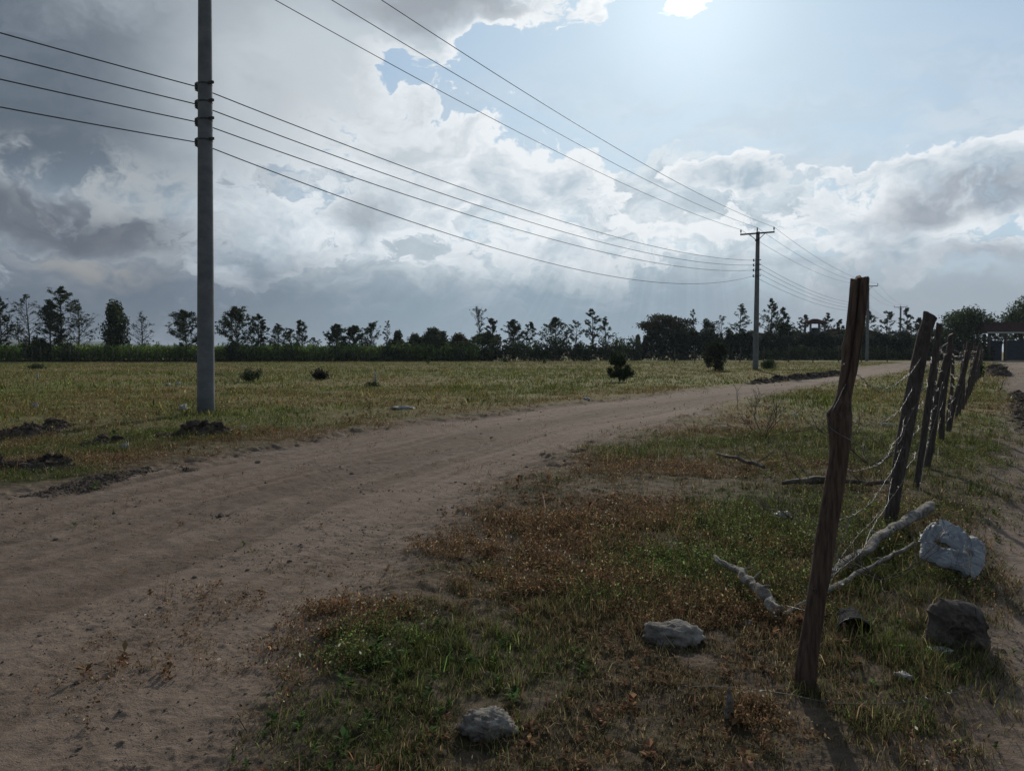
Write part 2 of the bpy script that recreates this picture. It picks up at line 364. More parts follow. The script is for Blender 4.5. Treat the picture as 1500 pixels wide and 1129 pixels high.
def dleft(x, y):
    d = np.full(np.shape(x), 1e9)
    for (ax, ay), (bx, by) in zip(LEFT[:-1], LEFT[1:]):
        t = np.clip(((x-ax)*(bx-ax)+(y-ay)*(by-ay))/((bx-ax)**2+(by-ay)**2), 0, 1); d = np.minimum(d, np.hypot(x-ax-(bx-ax)*t, y-ay-(by-ay)*t))
    return d
def ruts(x, y):
    q = dleft(x, y)+(vnoise(y*.5, x*0, 91)-.5)*.25
    return .62*fbm(q*1.7, y*.05, 1., 92, 3, .6)+.38*fbm(q*6.5, y*.22, 1., 93, 3, .6)
def height(x, y, sr, st, r):
    x = np.asarray(x, float); y = np.asarray(y, float)
    h = (fbm(x, y, .35, 21, 3)-.5)*.05*np.clip(r*.1, .3, 1)
    inn = sstep(np.maximum(sr, st), -.3, .5)
    h = h - .03*inn + .035*np.exp(-((sr+.25)/.22)**2) + .02*np.exp(-((st+.15)/.2)**2)
    c_ = x*RD[1]-y*RD[0]; a_ = x*RD[0]+y*RD[1]
    rut = np.where(sr > st, ruts(x, y), fbm(c_*3.2, a_*.22, 1., 31, 4, .6))-.5
    cl = fbm(x, y, 7, 41, 4, .62)
    clod = np.clip(fbm(x, y, 22, 44, 3, .6)-.52, 0, 1)
    fade = np.clip(1.4-r/45, 0, 1)
    h = h + inn*fade*(rut*.13*np.clip(.4+r*.06, .4, 1) + (cl-.5)*.026 + clod*.032*sstep(fbm(x, y, 1.4, 47, 2), .35, .6)) + (1-inn)*fade*((cl-.5)*.05 + clod*.03)
    return h
def Z(x, y): return float(hgt(np.array([x]), np.array([y]))[0])

# ------------------------------------------------------------------ ground sheet (one surface, split along the worn edges)
def ground():
    rr = np.concatenate([np.linspace(.02, 1.0, 14), np.exp(np.linspace(math.log(1.05), math.log(2.4), 60)), np.exp(np.linspace(math.log(2.41), math.log(14), 560)),
        np.exp(np.linspace(math.log(14.08), math.log(60), 190)), np.exp(np.linspace(math.log(61), math.log(200), 60)), np.exp(np.linspace(math.log(215), math.log(9000), 24))])
    th = np.concatenate([np.linspace(-180, -46, 45)[:-1], np.linspace(-46, 46, 600), np.linspace(46, 180, 45)[1:]])
    th = np.radians(th); T_, R_ = np.meshgrid(th, rr); x = R_*np.sin(T_); y = R_*np.cos(T_)
    sr, st, road, g, r = fields(x, y); z = height(x, y, sr, st, r)
    farm = sstep(r, 6, 26)
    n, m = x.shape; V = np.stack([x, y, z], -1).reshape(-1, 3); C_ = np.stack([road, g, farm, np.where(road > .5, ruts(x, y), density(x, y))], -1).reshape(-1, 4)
    i = np.arange(n-1)[:, None]*m; j = np.arange(m-1)[None]
    q = np.stack([i+j, i+j+1, i+m+j+1, i+m+j], -1).reshape(-1, 4)
    q = q[:, ::-1]
    sc = sr.reshape(-1)[q].mean(1); tcn = st.reshape(-1)[q].mean(1)
    isr = (sc > -.03) & (sc >= tcn); ist = (tcn > -.03) & ~isr
    for nm, sel in (('ground', ~(isr | ist)), ('dirt_road', isr), ('dirt_track', ist)):
        qq = q[sel]; u, inv = np.unique(qq, return_inverse=True); mb = MB(); mb.add(V[u], inv.reshape(-1, 4), col=C_[u])
        o = mb.build(nm, MG); tag(o, kind='structure')
        o['label'] = {'ground': 'flat grassy field and verges reaching to the horizon', 'dirt_road': 'wide bare dirt road curving across the field', 'dirt_track': 'narrow muddy dirt track right of the wooden post fence'}[nm]
ground()
# pale hills on the left horizon
mb = MB(); az = np.radians(np.linspace(-60, -17, 90)); prof = 34*np.clip(1-np.abs((np.degrees(az)+37)/19), 0, 1)**.8*(.8+.4*fbm(az*8, az*0, 3, 5)) + 9
v = []
for rad_, k in ((2600, 0), (2900, .7), (3200, 1), (3800, .5), (4400, 0)):
    v.append(np.stack([np.sin(az)*rad_, np.cos(az)*rad_, prof*k*1.25 - (1 if k == 0 else 0)], 1))
v = np.array(v); n, m = v.shape[:2]; i = np.arange(n-1)[:, None]*m; j = np.arange(m-1)[None]
mb.add(v.reshape(-1, 3), np.stack([i+j, i+m+j, i+m+j+1, i+j+1], -1).reshape(-1, 4)); tag(mb.build('hills', MHILL), 'low blue hills on the far left horizon', kind='structure')

# ------------------------------------------------------------------ grass and weeds
def rand_in_view(n, r0, r1, a=43, power=1.0):
    u = rng.random(n); r = np.sqrt(r0*r0 + u*(r1*r1-r0*r0)) if power == 1 else r0*(r1/r0)**u
    t = np.radians(rng.uniform(-a, a, n)); return r*np.sin(t), r*np.cos(t), r
def blades(mb, x, y, z, hgt_, wid, lean, col, droop=.5):
    n = len(x); a = rng.uniform(0, 2*math.pi, n); ld = rng.uniform(0, 2*math.pi, n)
    s_ = np.stack([np.cos(a), np.sin(a), 0*a], 1)*(wid*.5)[:, None]
    l = np.stack([np.cos(ld), np.sin(ld), 0*a], 1)*(lean*hgt_)[:, None]
    b = np.stack([x, y, z-.004], 1); up = np.array((0, 0, 1.))
    m_ = b + l*.38 + up*(hgt_*.6)[:, None]; t = b + l + up*(hgt_*(1-droop*lean**2*.5))[:, None]
    V = np.stack([b-s_, b+s_, m_+s_*.8, m_-s_*.8, t], 1).reshape(-1, 3); k = np.arange(n)[:, None]*5
    mb.add(V, k+np.array([[0, 1, 2, 3]]), k+np.array([[3, 2, 4]]), col=np.repeat(col, 5, 0))
def flakes(mb, p, size, col, flat=.0):   # small leaf-shaped diamonds turned every way
    n = len(p); a = rng.normal(size=(n, 3)); a[:, 2] *= (1-flat); a /= np.linalg.norm(a, axis=1)[:, None]
    b = rng.normal(size=(n, 3)); b[:, 2] *= (1-flat); b -= a*(a*b).sum(1)[:, None]; b /= np.linalg.norm(b, axis=1)[:, None]
    s_ = size[:, None]; V = np.stack([p-a*s_, p+b*s_*.45, p+a*s_, p-b*s_*.45], 1).reshape(-1, 3)
    mb.add(V, np.arange(n)[:, None]*4+np.array([[0, 1, 2, 3]]), col=np.repeat(col, 4, 0))
def colmix(g, n, dry, grn, var=.35):
    g = g[:, None]; c_ = np.array(dry)*(1-g) + np.array(grn)*g
    return np.clip(c_*np.exp(rng.normal(-.05, var*1.25, (n, 1)))*np.exp(rng.normal(0, .08, (n, 3))), 0, .7)
GRN = (.104, .128, .040); DRY = (.200, .152, .086); STRAW = (.34, .28, .17)
def clump_centres(n, r0, r1, a=43, power=1.0, edge=0.):
    x, y, r = rand_in_view(n, r0, r1, a, power); sr, st, road, g, rr = fields(x, y)
    eb = .06+1.2*np.clip((fbm(x, y, .7, 63, 3)-.35)*3, 0, 1); dens = np.minimum((1-sstep(sr, -eb*1.4-edge, .32))**1.3, 1-sstep(st, -.25, .30))
    dens = dens*density(x, y)+.09*sstep(fbm(x, y, 2.1, 65, 3), .48, .60)*np.exp(-np.clip(np.maximum(sr, st), 0, 9)/1.1)
    k = rng.random(n) < dens; return x[k], y[k], r[k], g[k]
def spread(x, y, r, g, per, rad_):
    m_ = len(x)*per; a = rng.uniform(0, 2*math.pi, m_); q = np.abs(rng.normal(0, 1, m_))*np.repeat(rad_, per)
    return np.repeat(x, per)+np.cos(a)*q, np.repeat(y, per)+np.sin(a)*q, np.repeat(r, per), np.repeat(g, per)
# green / dry grass: one object each, near to far
gmb, dmb = MB(), MB()
for (n, r0, r1, per, rad0, h0, w0, pw) in ((30000, 1.3, 7, 13, .045, .030, .0036, 1), (2500, 1.3, 8, 12, .03, .055, .0042, 1), (28000, 6, 16, 9, .07, .045, .0058, 1), (20000, 14, 34, 8, .14, .050, .010, 1), (46000, 20, 122, 5, .25, .075, .032, 1), (20000, 25, 70, 5, .2, .06, .018, 1)):
    x, y, r, g = clump_centres(int(n*1.1), r0, r1, 50, pw, .1); x, y, r, g = spread(x, y, r, g, per, np.full(len(x), rad0))
    sr = sdf(x, y, road_poly); hs = h0*np.exp(rng.normal(0, .35, len(x)))*(.6+.7*g)*(1+.9*sstep(fbm(x, y, .9, 71, 3), .5, .7)); hs *= np.where(sr > -.5, .55, 1)
    ws = w0*rng.uniform(.6, 1.4, len(x)); ln_ = rng.uniform(.1, 1.1, len(x)); z = hgt(x, y)
    pick = rng.random(len(x)) < g
    for m_, sel, c1, c2 in ((gmb, pick, GRN, GRN), (dmb, ~pick, DRY, DRY)):
        xx = x[sel]; c_ = colmix(g[sel], len(xx), c1, c2); st_ = rng.random(len(xx)) < (.10 if m_ is gmb else .22); c_[st_] = np.array(STRAW)*rng.uniform(.4, 1.1, (st_.sum(), 1))*(1 if h0 < .1 else .6)
        if h0*w0 > .0003: c_ = c_*np.array((1.14, 1.12, .88))
        blades(m_, xx, y[sel], z[sel], hs[sel], ws[sel], ln_[sel], c_*np.exp(rng.normal(-.15, .35, (len(c_), 1))))
# thin small-leaved weeds
wmb = MB()
for (n, r0, r1, per, rad0, hh, s0) in ((26000, 1.4, 6, 24, .045, .045, .0066), (7000, 1.4, 7, 26, .05, .10, .0085), (30000, 5.5, 16, 18, .08, .07, .0085), (16000, 14, 32, 12, .14, .09, .014), (22000, 28, 115, 6, .25, .11, .030)):
    x, y, r, g = clump_centres(int(n*1.1), r0, r1, 50, 1, .0); kk = fbm(x, y, .8, 81, 3) > .42; x, y, r, g = x[kk], y[kk], r[kk], g[kk]
    tall = hh*np.exp(rng.normal(0, .4, len(x))); T_ = np.repeat(tall, per)
    x2, y2, r2, g2 = spread(x, y, r, g, per, np.full(len(x), rad0)); z = np.repeat(hgt(x, y), per) + T_*rng.random(len(x2))
    gg = (g2 + rng.normal(0, .18, len(g2)) > .45).astype(float); c_ = colmix(gg, len(x2), (.170, .110, .062), (.098, .142, .046), .6)
    fl = rng.random(len(x2)) < .018; c_[fl] = (.62, .62, .50)
    flakes(wmb, np.stack([x2, y2, z], 1), s0*rng.uniform(.5, 1.5, len(x2)), c_)
    # stems
    k2 = min(4, per); x3, y3, r3, g3 = spread(x, y, r, g, k2, np.full(len(x), rad0*.5)); blades(wmb, x3, y3, hgt(x3, y3), np.repeat(tall, k2)*1.05, np.full(len(x3), s0*.28), rng.uniform(.1, .7, len(x3)), colmix(g3*.5, len(x3), (.20, .12, .07), (.12, .13, .05)))
# broad-leaved weeds and dead stalks
for n, r0, r1, L0 in ((3600, 1.5, 8, .026), (3000, 7, 24, .038)):
    x, y, r, g = clump_centres(n, r0, r1, 43, 1, -.1); k = len(x); per = 16; sz = np.repeat(np.exp(rng.normal(0, .35, k))*L0, per); x2, y2 = np.repeat(x, per), np.repeat(y, per); a_ = rng.uniform(0, 6.28, k*per); up = rng.uniform(-.1, 1.3, k*per); z2 = np.repeat(hgt(x, y), per)+rng.random(k*per)*sz*1.1
    d_ = np.stack([np.cos(a_), np.sin(a_), up], 1); d_ /= np.linalg.norm(d_, axis=1)[:, None]; sd_ = np.stack([-np.sin(a_), np.cos(a_), 0*a_], 1)*(sz*.24)[:, None]; b_ = np.stack([x2, y2, z2], 1); L_ = (sz*rng.uniform(.5, 1.3, k*per))[:, None]
    V = np.stack([b_, b_+d_*L_*.5+sd_, b_+d_*L_-np.array((0, 0, .15))*L_, b_+d_*L_*.5-sd_], 1).reshape(-1, 3); gg = np.repeat((g+rng.normal(0, .15, k) > .38).astype(float), per)
    wmb.add(V, np.arange(k*per)[:, None]*4+np.array([[0, 1, 2, 3]]), col=np.repeat(colmix(gg, k*per, (.19, .115, .065), (.080, .130, .040), .4), 4, 0))
x, y, r, g = clump_centres(1500, 1.6, 18, 43, 1, 0); k = len(x); hh = rng.uniform(.08, .26, k); ws = .0012*np.clip(r/3, 1, 3); z = hgt(x, y); ll = rng.uniform(0, .5, k)
blades(dmb, x, y, z, hh, ws*1.6, ll, colmix(0*g, k, (.24, .19, .13), GRN, .4))
for px, py, spr, n in ((1178, 1010, .05, 60), (1170, 1018, .04, 40), (1200, 1016, .05, 50), (1301, 772, .06, 50), (1339, 716, .06, 40), (716, 1078, .07, 50), (690, 1068, .04, 25), (984, 945, .08, 60), (1400, 958, .09, 60), (1365, 955, .05, 40), (1135, 898, .06, 50), (1100, 862, .08, 50), (1400, 848, .12, 60), (1350, 828, .06, 40), (1246, 925, .07, 60), (1290, 795, .1, 50), (1225, 862, .1, 50), (1150, 900, .06, 30), (300, 608, .35, 160), (1107, 542, .6, 160)):
    p_ = G(px, py); q_ = p_.y/3.4 if p_.y > 12 else 1; x = p_.x+rng.normal(0, spr, n); y = p_.y+rng.normal(0, spr, n); gg = np.full(n, .55)
    blades(gmb, x, y, hgt(x, y), .048*rng.uniform(.4, 1.6, n)*min(q_, 2.5), np.full(n, .004)*min(q_, 5), rng.uniform(.1, 1, n), colmix(gg, n, DRY, GRN, .4))
# dry straws lying about
for n, r0, r1, L0, w0 in ((9000, 1.4, 7, .055, .0022), (9000, 6, 20, .10, .005)):
    x, y, r, g = clump_centres(n, r0, r1, 43, 1, .0); c_ = np.array(STRAW)[None]*np.exp(rng.normal(-.35, .55, (len(x), 1)))*np.array((1, .95, .9)); k = len(x); aa = rng.uniform(0, 6.28, k); LL = L0*rng.uniform(.4, 1.6, k)
    dv = np.stack([np.cos(aa), np.sin(aa), rng.normal(0, .22, k)], 1)*LL[:, None]; sv = np.stack([-np.sin(aa), np.cos(aa), 0*aa], 1)*w0*.5; p0 = np.stack([x, y, hgt(x, y)+rng.uniform(.006, .03, k)], 1); kink = rng.normal(0, .12, (k, 3))*LL[:, None]
    V = np.stack([p0-sv, p0+sv, p0+dv*.5+kink+sv, p0+dv*.5+kink-sv, p0+dv], 1).reshape(-1, 3); ii = np.arange(k)[:, None]*5; dmb.add(V, ii+np.array([[0, 1, 2, 3]]), ii+np.array([[3, 2, 4]]), col=np.repeat(c_, 5, 0))
tag(gmb.build('green_grass', MGRASS), 'short green grass growing over the field and fence strip', 'grass', kind='stuff')
tag(dmb.build('dry_grass', MGRASS), 'dry brown and straw coloured grass of the field and verges', 'grass', kind='stuff')
tag(wmb.build('ground_weeds', MGRASS), 'low small-leaved green and rusty weeds with pale flowers', 'weeds', kind='stuff')

# loose crumbs of earth on road and track
def icos():
    import bmesh
    bm = bmesh.new(); bmesh.ops.create_icosphere(bm, subdivisions=1, radius=1); v = np.array([tuple(a.co) for a in bm.verts]); f = np.array([[a.index for a in p.verts] for p in bm.faces]); bm.free(); return v, f
IV, IF = icos()
def lumps(mb, x, y, z, s_, sq=.6, jit=.28, col=None):
    n = len(x); a = rng.uniform(0, 6.28, n); V = IV[None]*(1+rng.normal(0, jit, (n, len(IV), 1))); V = V*np.stack([s_*rng.uniform(.7, 1.4, n), s_, s_*sq], 1)[:, None]
    ca, sa = np.cos(a)[:, None], np.sin(a)[:, None]; V = np.stack([V[..., 0]*ca-V[..., 1]*sa, V[..., 0]*sa+V[..., 1]*ca, V[..., 2]], -1) + np.stack([x, y, z], 1)[:, None]
    mb.add(V.reshape(-1, 3), (np.arange(n)[:, None, None]*len(IV)+IF[None]).reshape(-1, 3))
mb = MB()
for n, r0, r1, s0 in ((26000, 2, 9, .0032), (7000, 7, 30, .008)):
    x, y, r = rand_in_view(n, r0, r1); sr, st, road, g, rr = fields(x, y); k = (road > .25) & (rng.random(n) < .15+.85*sstep(fbm(x, y, 1.4, 47, 2), .4, .6)); x, y = x[k], y[k]
    sz = s0*np.exp(rng.normal(0, .5, len(x))); lumps(mb, x, y, hgt(x, y)+sz*.15, sz)
tag(mb.build('soil_crumbs', MPEB, smooth_=False), 'loose crumbs of earth on the dirt road and track', 'soil crumbs', kind='stuff')

# ------------------------------------------------------------------ electricity poles and their cables
LD = Vector((.521, .854, 0)).normalized(); LP_ = Vector((LD.y, -LD.x, 0))
POLES = []
def pole(px, d, ztop, lv, rb, rt, label, lean=0.0):
    b = AT(px, 515, d); base = Vector((b.x, d, 0)); e = empty('utility_pole', base, label, 'utility pole', 'electricity poles along the field')
    yaw = math.atan2(LP_.y, LP_.x); zt = ztop - .18
    mb = MB(); zs = np.linspace(-.4, zt, 14); mb.tube([(lean*z, 0, z) for z in zs], np.linspace(rb, rt, 14), 20); mb.build('pole_shaft', MCONC, e)
    top = Vector((lean*zt, 0, zt)); hv = []; c_ = top - LD*(rt+.06)
    mb = MB(); mb.box(c_ + Vector((0, 0, -.15)), (2.75, .10, .12), yaw); mb.build('crossarm', MMETAL, e, False)
    for s_ in (-1, 1):
        mb = MB(); mb.tube([c_+LP_*.62*s_+Vector((0, 0, -.2)), c_+LP_*.10*s_+Vector((0, 0, -.68))], .028, 6); mb.build('crossarm_brace', MMETAL, e)
    mb = MB(); mb.tube([(0, 0, zt-.74), (0, 0, zt-.66)], rt+.035, 16); mb.build('pole_band', MMETAL, e)
    for k in (-1.33, 0, 1.33):
        q = c_ + LP_*k + Vector((0, 0, -.09)); hgt_i = .36 if k else .42; mb = MB()
        mb.tube([q, q+Vector((0, 0, .12)), q+Vector((0, 0, .13)), q+Vector((0, 0, .2)), q+Vector((0, 0, .21)), q+Vector((0, 0, .29)), q+Vector((0, 0, .3)), q+Vector((0, 0, hgt_i))], [.02, .02, .065, .05, .06, .045, .05, .035], 10)
        mb.build('pin_insulator', MINS, e); hv.append(base+q+Vector((0, 0, hgt_i-.02)))
    lvp = []
    for z in lv:
        rz = rb+(rt-rb)*z/zt; q = Vector((lean*z, 0, z)); o_ = q - LP_*(rz+.02)
        mb = MB(); mb.tube([q+Vector((0, 0, -.018)), q+Vector((0, 0, .018))], rz+.009, 16)
        mb.box(o_-LP_*.06+Vector((0, 0, .085)), (.20, .06, .02), yaw); mb.box(o_-LP_*.06-Vector((0, 0, .085)), (.20, .06, .02), yaw); mb.box(q+LP_*(rz+.06)+Vector((0, 0, .01)), (.13, .06, .06), yaw); mb.tube([o_-LP_*.11-Vector((0, 0, .12)), o_-LP_*.11+Vector((0, 0, .12))], .012, 6); mb.build('cable_bracket', MMETAL, e, False)
        mb = MB(); mb.tube([o_-LP_*.11+Vector((0, 0, h)) for h in (-.075, -.06, -.02, 0, .02, .06, .075)], [.03, .06, .06, .035, .06, .06, .03], 10); mb.build('shackle_insulator', MINS, e)
        lvp.append(base+o_-LP_*.12)
    POLES.append((hv, lvp)); return e
z1 = [AT(299, y, 18.7).z for y in (124, 150, 176, 206)]
z2 = [AT(1105, y, 64).z for y in (381, 388, 395.5, 404)]
pole(300, 18.7, 11.5, z1, .205, .145, 'tall grey concrete pole standing nearest, cut off by the top edge', .015)
pole(1107, 64, 11.5, z2, .24, .15, 'whole concrete pole with crossarm where the four lower wires meet, beside the road', .004)
pole(1270, 119, 11.8, [8.9, 8.55, 8.2, 7.8], .24, .16, 'far pole half hidden behind the leaning front fence post')
pole(1318, 178, 12.0, [9.2, 8.9, 8.6, 8.2], .26, .18, 'farthest pole with crossarm, seen between the two front fence posts')
off = Vector((-27.6, -45.3, 0)); P0 = ([p+off for p in POLES[0][0]], [p+off+Vector((0, 0, 1.0)) for p in POLES[0][1]]); CH = [P0]+POLES
def cable(sel, idx, label, sags, rad=.011):
    mb = MB(); pts = []
    for k in range(len(CH)-1):
        a, b = CH[k][sel][idx], CH[k+1][sel][idx]; n = 40 if k < 3 else 20
        for i in range(n+(k == len(CH)-2)):
            t = i/n; p = a.lerp(b, t); p.z -= sags[k]*4*t*(1-t); pts.append(p)
    o = pts[0].copy(); mb.tube(pts, rad, 6); return tag(mb.build('power_cable', MCABLE, origin=o), label, 'power cable', 'power cables strung between the poles')
for i, nm in enumerate(('left-hand wire of the three high wires on the crossarms', 'middle wire of the three high wires on the crossarms', 'right-hand wire of the three high wires on the crossarms')):
    cable(0, i, nm, (.7, .75, .9, .9), .0115)
for i, nm in enumerate(('topmost of the four lower wires on the pole sides', 'second from top of the four lower wires', 'third from top of the four lower wires', 'lowest of the four lower wires, sagging most before the second pole')):
    cable(1, i, nm, ((1.05, 1.1, 1.2, 1.35)[i], (1.0, 1.05, 1.1, 1.75)[i], .95, .9), .013)

# ------------------------------------------------------------------ post and barbed wire fence
FP = Vector((1.30, 3.43, 0)); FD = Vector((.622, 1, 0))
fence = empty('barbed_wire_fence', (FP.x, FP.y, 0), 'leaning rough wooden posts strung with loose barbed wire beside the track', 'fence')
FO = np.array((FP.x, FP.y, 0))
def rough_post(name, base, prof, mat_, label=None, sides=28, knots=(), crack=0, seed=0, cap_tilt=.02, parent=None, origin=None, amp=.10):
    # prof: (height along, x, y, radius)
    pr = np.array(prof, float); n = 110; t = np.linspace(0, 1, n); s_ = np.linspace(0, 1, len(pr)); z = np.interp(t, s_, pr[:, 2]); x = np.interp(t, s_, pr[:, 0]); y = np.interp(t, s_, pr[:, 1]); r = np.interp(t, s_, pr[:, 3])
    k = np.ones(9)/9; pad = lambda a: np.convolve(np.concatenate([np.full(4, a[0]), a, np.full(4, a[-1])]), k, 'valid'); x, y, r = pad(x), pad(y), pad(r)
    th = np.linspace(0, 2*math.pi, sides, endpoint=False); Tt, Zz = np.meshgrid(th, z)
    rr = r[:, None]*np.ones_like(Tt)
    cx, cy = np.cos(Tt), np.sin(Tt)
    low = fbm(cx*1.1+seed, cy*1.1+Zz*.8, 1.3, seed, 3)-.5; grain = fbm(cx*6+seed*3, cy*6+Zz*.35, 1.5, seed+9, 3)-.5
    rr = rr*(1+low*amp*3+grain*amp*1.9)
    for (kt, kth, ks, kw) in knots:
        rr = rr + ks*np.exp(-((t[:, None]-kt)/kw)**2-((np.angle(np.exp(1j*(Tt-kth))))/.7)**2)
    for q in range(crack):
        ca = 4.2+q*1.15+.12*np.sin(Zz*5+q); rr = rr - r[:, None]*.55*np.exp(-((np.angle(np.exp(1j*(Tt-ca))))/.10)**2)*sstep(t[:, None], .35+.1*q, .95)
    V = np.stack([x[:, None]+rr*cx, y[:, None]+rr*cy, Zz], -1)
    V[-1, :, 2] += cap_tilt*cx[0] + .012*(lattice(np.arange(sides)//4, np.zeros(sides), seed)-.5)*2
    V[-2, :, 2] = V[-1, :, 2]-.012
    nn = len(V); i = np.arange(nn-1)[:, None]*sides; j = np.arange(sides)[None]; kk = (j+1) % sides
    q4 = np.stack([i+j, i+kk, i+sides+kk, i+sides+j], -1).reshape(-1, 4); V = V.reshape(-1, 3)
    V = np.concatenate([V, [V[-sides:].mean(0) - (0, 0, .008)]]); tp = len(V)-1; a = np.arange(sides)+(nn-1)*sides
    V = V + np.array(base) ; mb = MB(); mb.add(V, q4, np.stack([a, np.roll(a, -1), np.full(sides, tp)], 1))
    o = mb.build(name, mat_, parent, True, origin if origin is not None else None)
    if label: o['label'] = label
    return o
def px_post(samples, d, dlean):        # (px, py, width px) bottom to top -> profile
    out = []; n = len(samples)
    for i, (px, py, w) in enumerate(samples):
        dd = d + dlean*i/(n-1); p = AT(px, py, dd); out.append((p.x, p.y, p.z, w/F*dd*.465))
    b = out[0]; return (b[0], b[1], 0), [(p[0]-b[0], p[1]-b[1], p[2] if i else -.12, p[3]) for i, p in enumerate(out)]
b1, pr1 = px_post([(1178, 1012, 33), (1181, 975, 32), (1187, 933, 29), (1198, 870, 29), (1203, 835, 31), (1212, 770, 31), (1225, 700, 30), (1230, 660, 30), (1230, 635, 33), (1230, 614, 40), (1233, 592, 26), (1238, 572, 22), (1243, 545, 25), (1250, 500, 27), (1256, 455, 28), (1259, 420, 28), (1260, 407, 28)], 3.42, .12)
rough_post('fence_post', b1, pr1, MWOOD, 'thick reddish front post with split top and a knot halfway up', 44, [(.59, 3.0, .014, .02), (.62, 4.6, .012, .014), (.80, 2.9, .010, .012)], 2, 3, .012, fence, FO, .085)
ga = [1.35, 1.5, 1.3, 1.6, 1.35, 1.5, 1.3, 1.5, 1.45, 1.6, 1.4, 1.7, 1.5, 1.7, 1.6, 1.8, 1.6, 1.8, 1.9, 1.7, 1.9, 2.0, 1.9, 2.1, 2.0, 2.2, 2.2]
posts = [(np.array(b1), np.array([pr1[-1][0], pr1[-1][1], pr1[-1][2]]))]
b2, pr2 = px_post([(1301, 772, 20), (1312, 712, 20), (1324, 645, 22), (1334, 590, 22), (1346, 530, 21), (1354, 490, 20), (1363, 462, 19.5)], 6.7, .1)
rough_post('fence_post', b2, pr2, MWOOD2, 'dark slanting post, second from the front, with flat sawn top', 24, [], 0, 12, -.03, fence, FO, .07)
b3, pr3 = px_post([(1339, 716, 9.5), (1350, 660, 10), (1356, 615, 10), (1364, 560, 10), (1371, 510, 9), (1376, 474, 8)], 8.5, .1)
rough_post('fence_post', b3, pr3, MWOOD2, 'slim dark post close behind the second one', 18, [], 0, 15, .0, fence, FO, .08)
for b_, p_ in ((b2, pr2), (b3, pr3)): posts.append((np.array(b_), np.array(p_[-1][:3])))
d = 8.7; ordn = ['fourth', 'fifth', 'sixth', 'seventh', 'eighth', 'ninth', 'tenth', 'eleventh', 'twelfth']
for i, g_ in enumerate(ga):
    d += g_; x = 1.30+(d-3.43)*.622+random.uniform(-.08, .08); ht = random.uniform(1.56, 1.82); ll = random.uniform(.06, .34); ly = random.uniform(-.1, .15); r0 = random.uniform(.034, .055)
    z0 = Z(x, d); pr = [(ll*t**1.1 + .02*math.sin(7*t+i), ly*t, -.1+(ht+.1)*t if t else -.12, r0*(1-.15*t)) for t in np.linspace(0, 1, 7)]
    rough_post('fence_post', (x, d, z0), pr, MWOOD2, (ordn[i]+' post from the front in the fence row') if i < len(ordn) else None, 12, [], 0, 30+i, random.uniform(-.02, .02), fence, FO, .1)
    posts.append((np.array((x, d, z0)), np.array([ll, ly, ht])))
def barbed(pts, seed, rad=.0013, barb=True, every=.115):
    mb = MB(); P = np.array([tuple(p) for p in pts]); seg = np.linalg.norm(np.diff(P, axis=0), axis=1); s_ = np.concatenate([[0], np.cumsum(seg)]); L_ = s_[-1]; n = int(L_/.03)+2
    t = np.linspace(0, L_, n); Q = np.stack([np.interp(t, s_, P[:, k]) for k in range(3)], 1); r_ = np.random.default_rng(seed)
    dec = np.clip(t/8, .5, 1.0)
    Q += np.stack([(vnoise(t*4+k*31, t*0, seed)-.5)*.028 + (vnoise(t*17+k*3, t*0, seed+2)-.5)*.010 for k in range(3)], 1)*dec[:, None]
    far = np.linalg.norm(Q[:, :2], axis=1); rr = rad*np.clip(far/5, 1, 1.7)
    for ph in (0, math.pi): mb.tube(Q+np.stack([np.cos(t*90+ph)*rr*.8, 0*t, np.sin(t*90+ph)*rr*.8], 1), rr, 4)
    if barb:
        for q in np.arange(.05, L_, every):
            i = min(int(q/L_*(n-1)), n-1); c_ = Q[i]; f_ = min(max(far[i]/5, 1), 1.5)
            for _ in range(2):
                v_ = r_.normal(size=3); v_ *= .017*min(f_, 1.6)/np.linalg.norm(v_); mb.tube([c_-v_, c_+v_], rad*.75*f_, 3)
    return mb
for k, fr in enumerate((.22, .38, .52, .66, .80, .92)):
    pts = []; rs = random.Random(40+k); last = len(posts)-1
    for i in range(last):
        (ba, ta), (bb, tb) = posts[i], posts[i+1]
        a = ba+ta*(fr if i else (.25, .40, .55, .66, .785, .785)[k])*np.array((1, 1, 1)); b = bb+tb*(fr+.03*math.sin(i+k)); a = a + np.array((-.06, -.07, 0)); b = b + np.array((-.06, -.07, 0))
        if i == 0: b = bb+tb*(.18, .34, .48, .60, .76, .80)[k]+np.array((-.07, -.08, 0))
        if k == 5 and i == 0: continue
        sag = rs.uniform(.0, .11) + (.10 if i == 0 else 0); n = 8
        for j in range(n):
            t = j/n; p = a*(1-t)+b*t; p[2] -= sag*4*t*(1-t); p[2] = max(p[2], .08); p[0] += rs.uniform(-.02, .02); pts.append(p)
    o = barbed(pts, 50+k).build('barbed_wire', MWIRE, fence, True, FO); o['label'] = ('lowest', 'second from bottom', 'third from bottom', 'third from top', 'second from top', 'topmost')[k]+' strand of barbed wire'
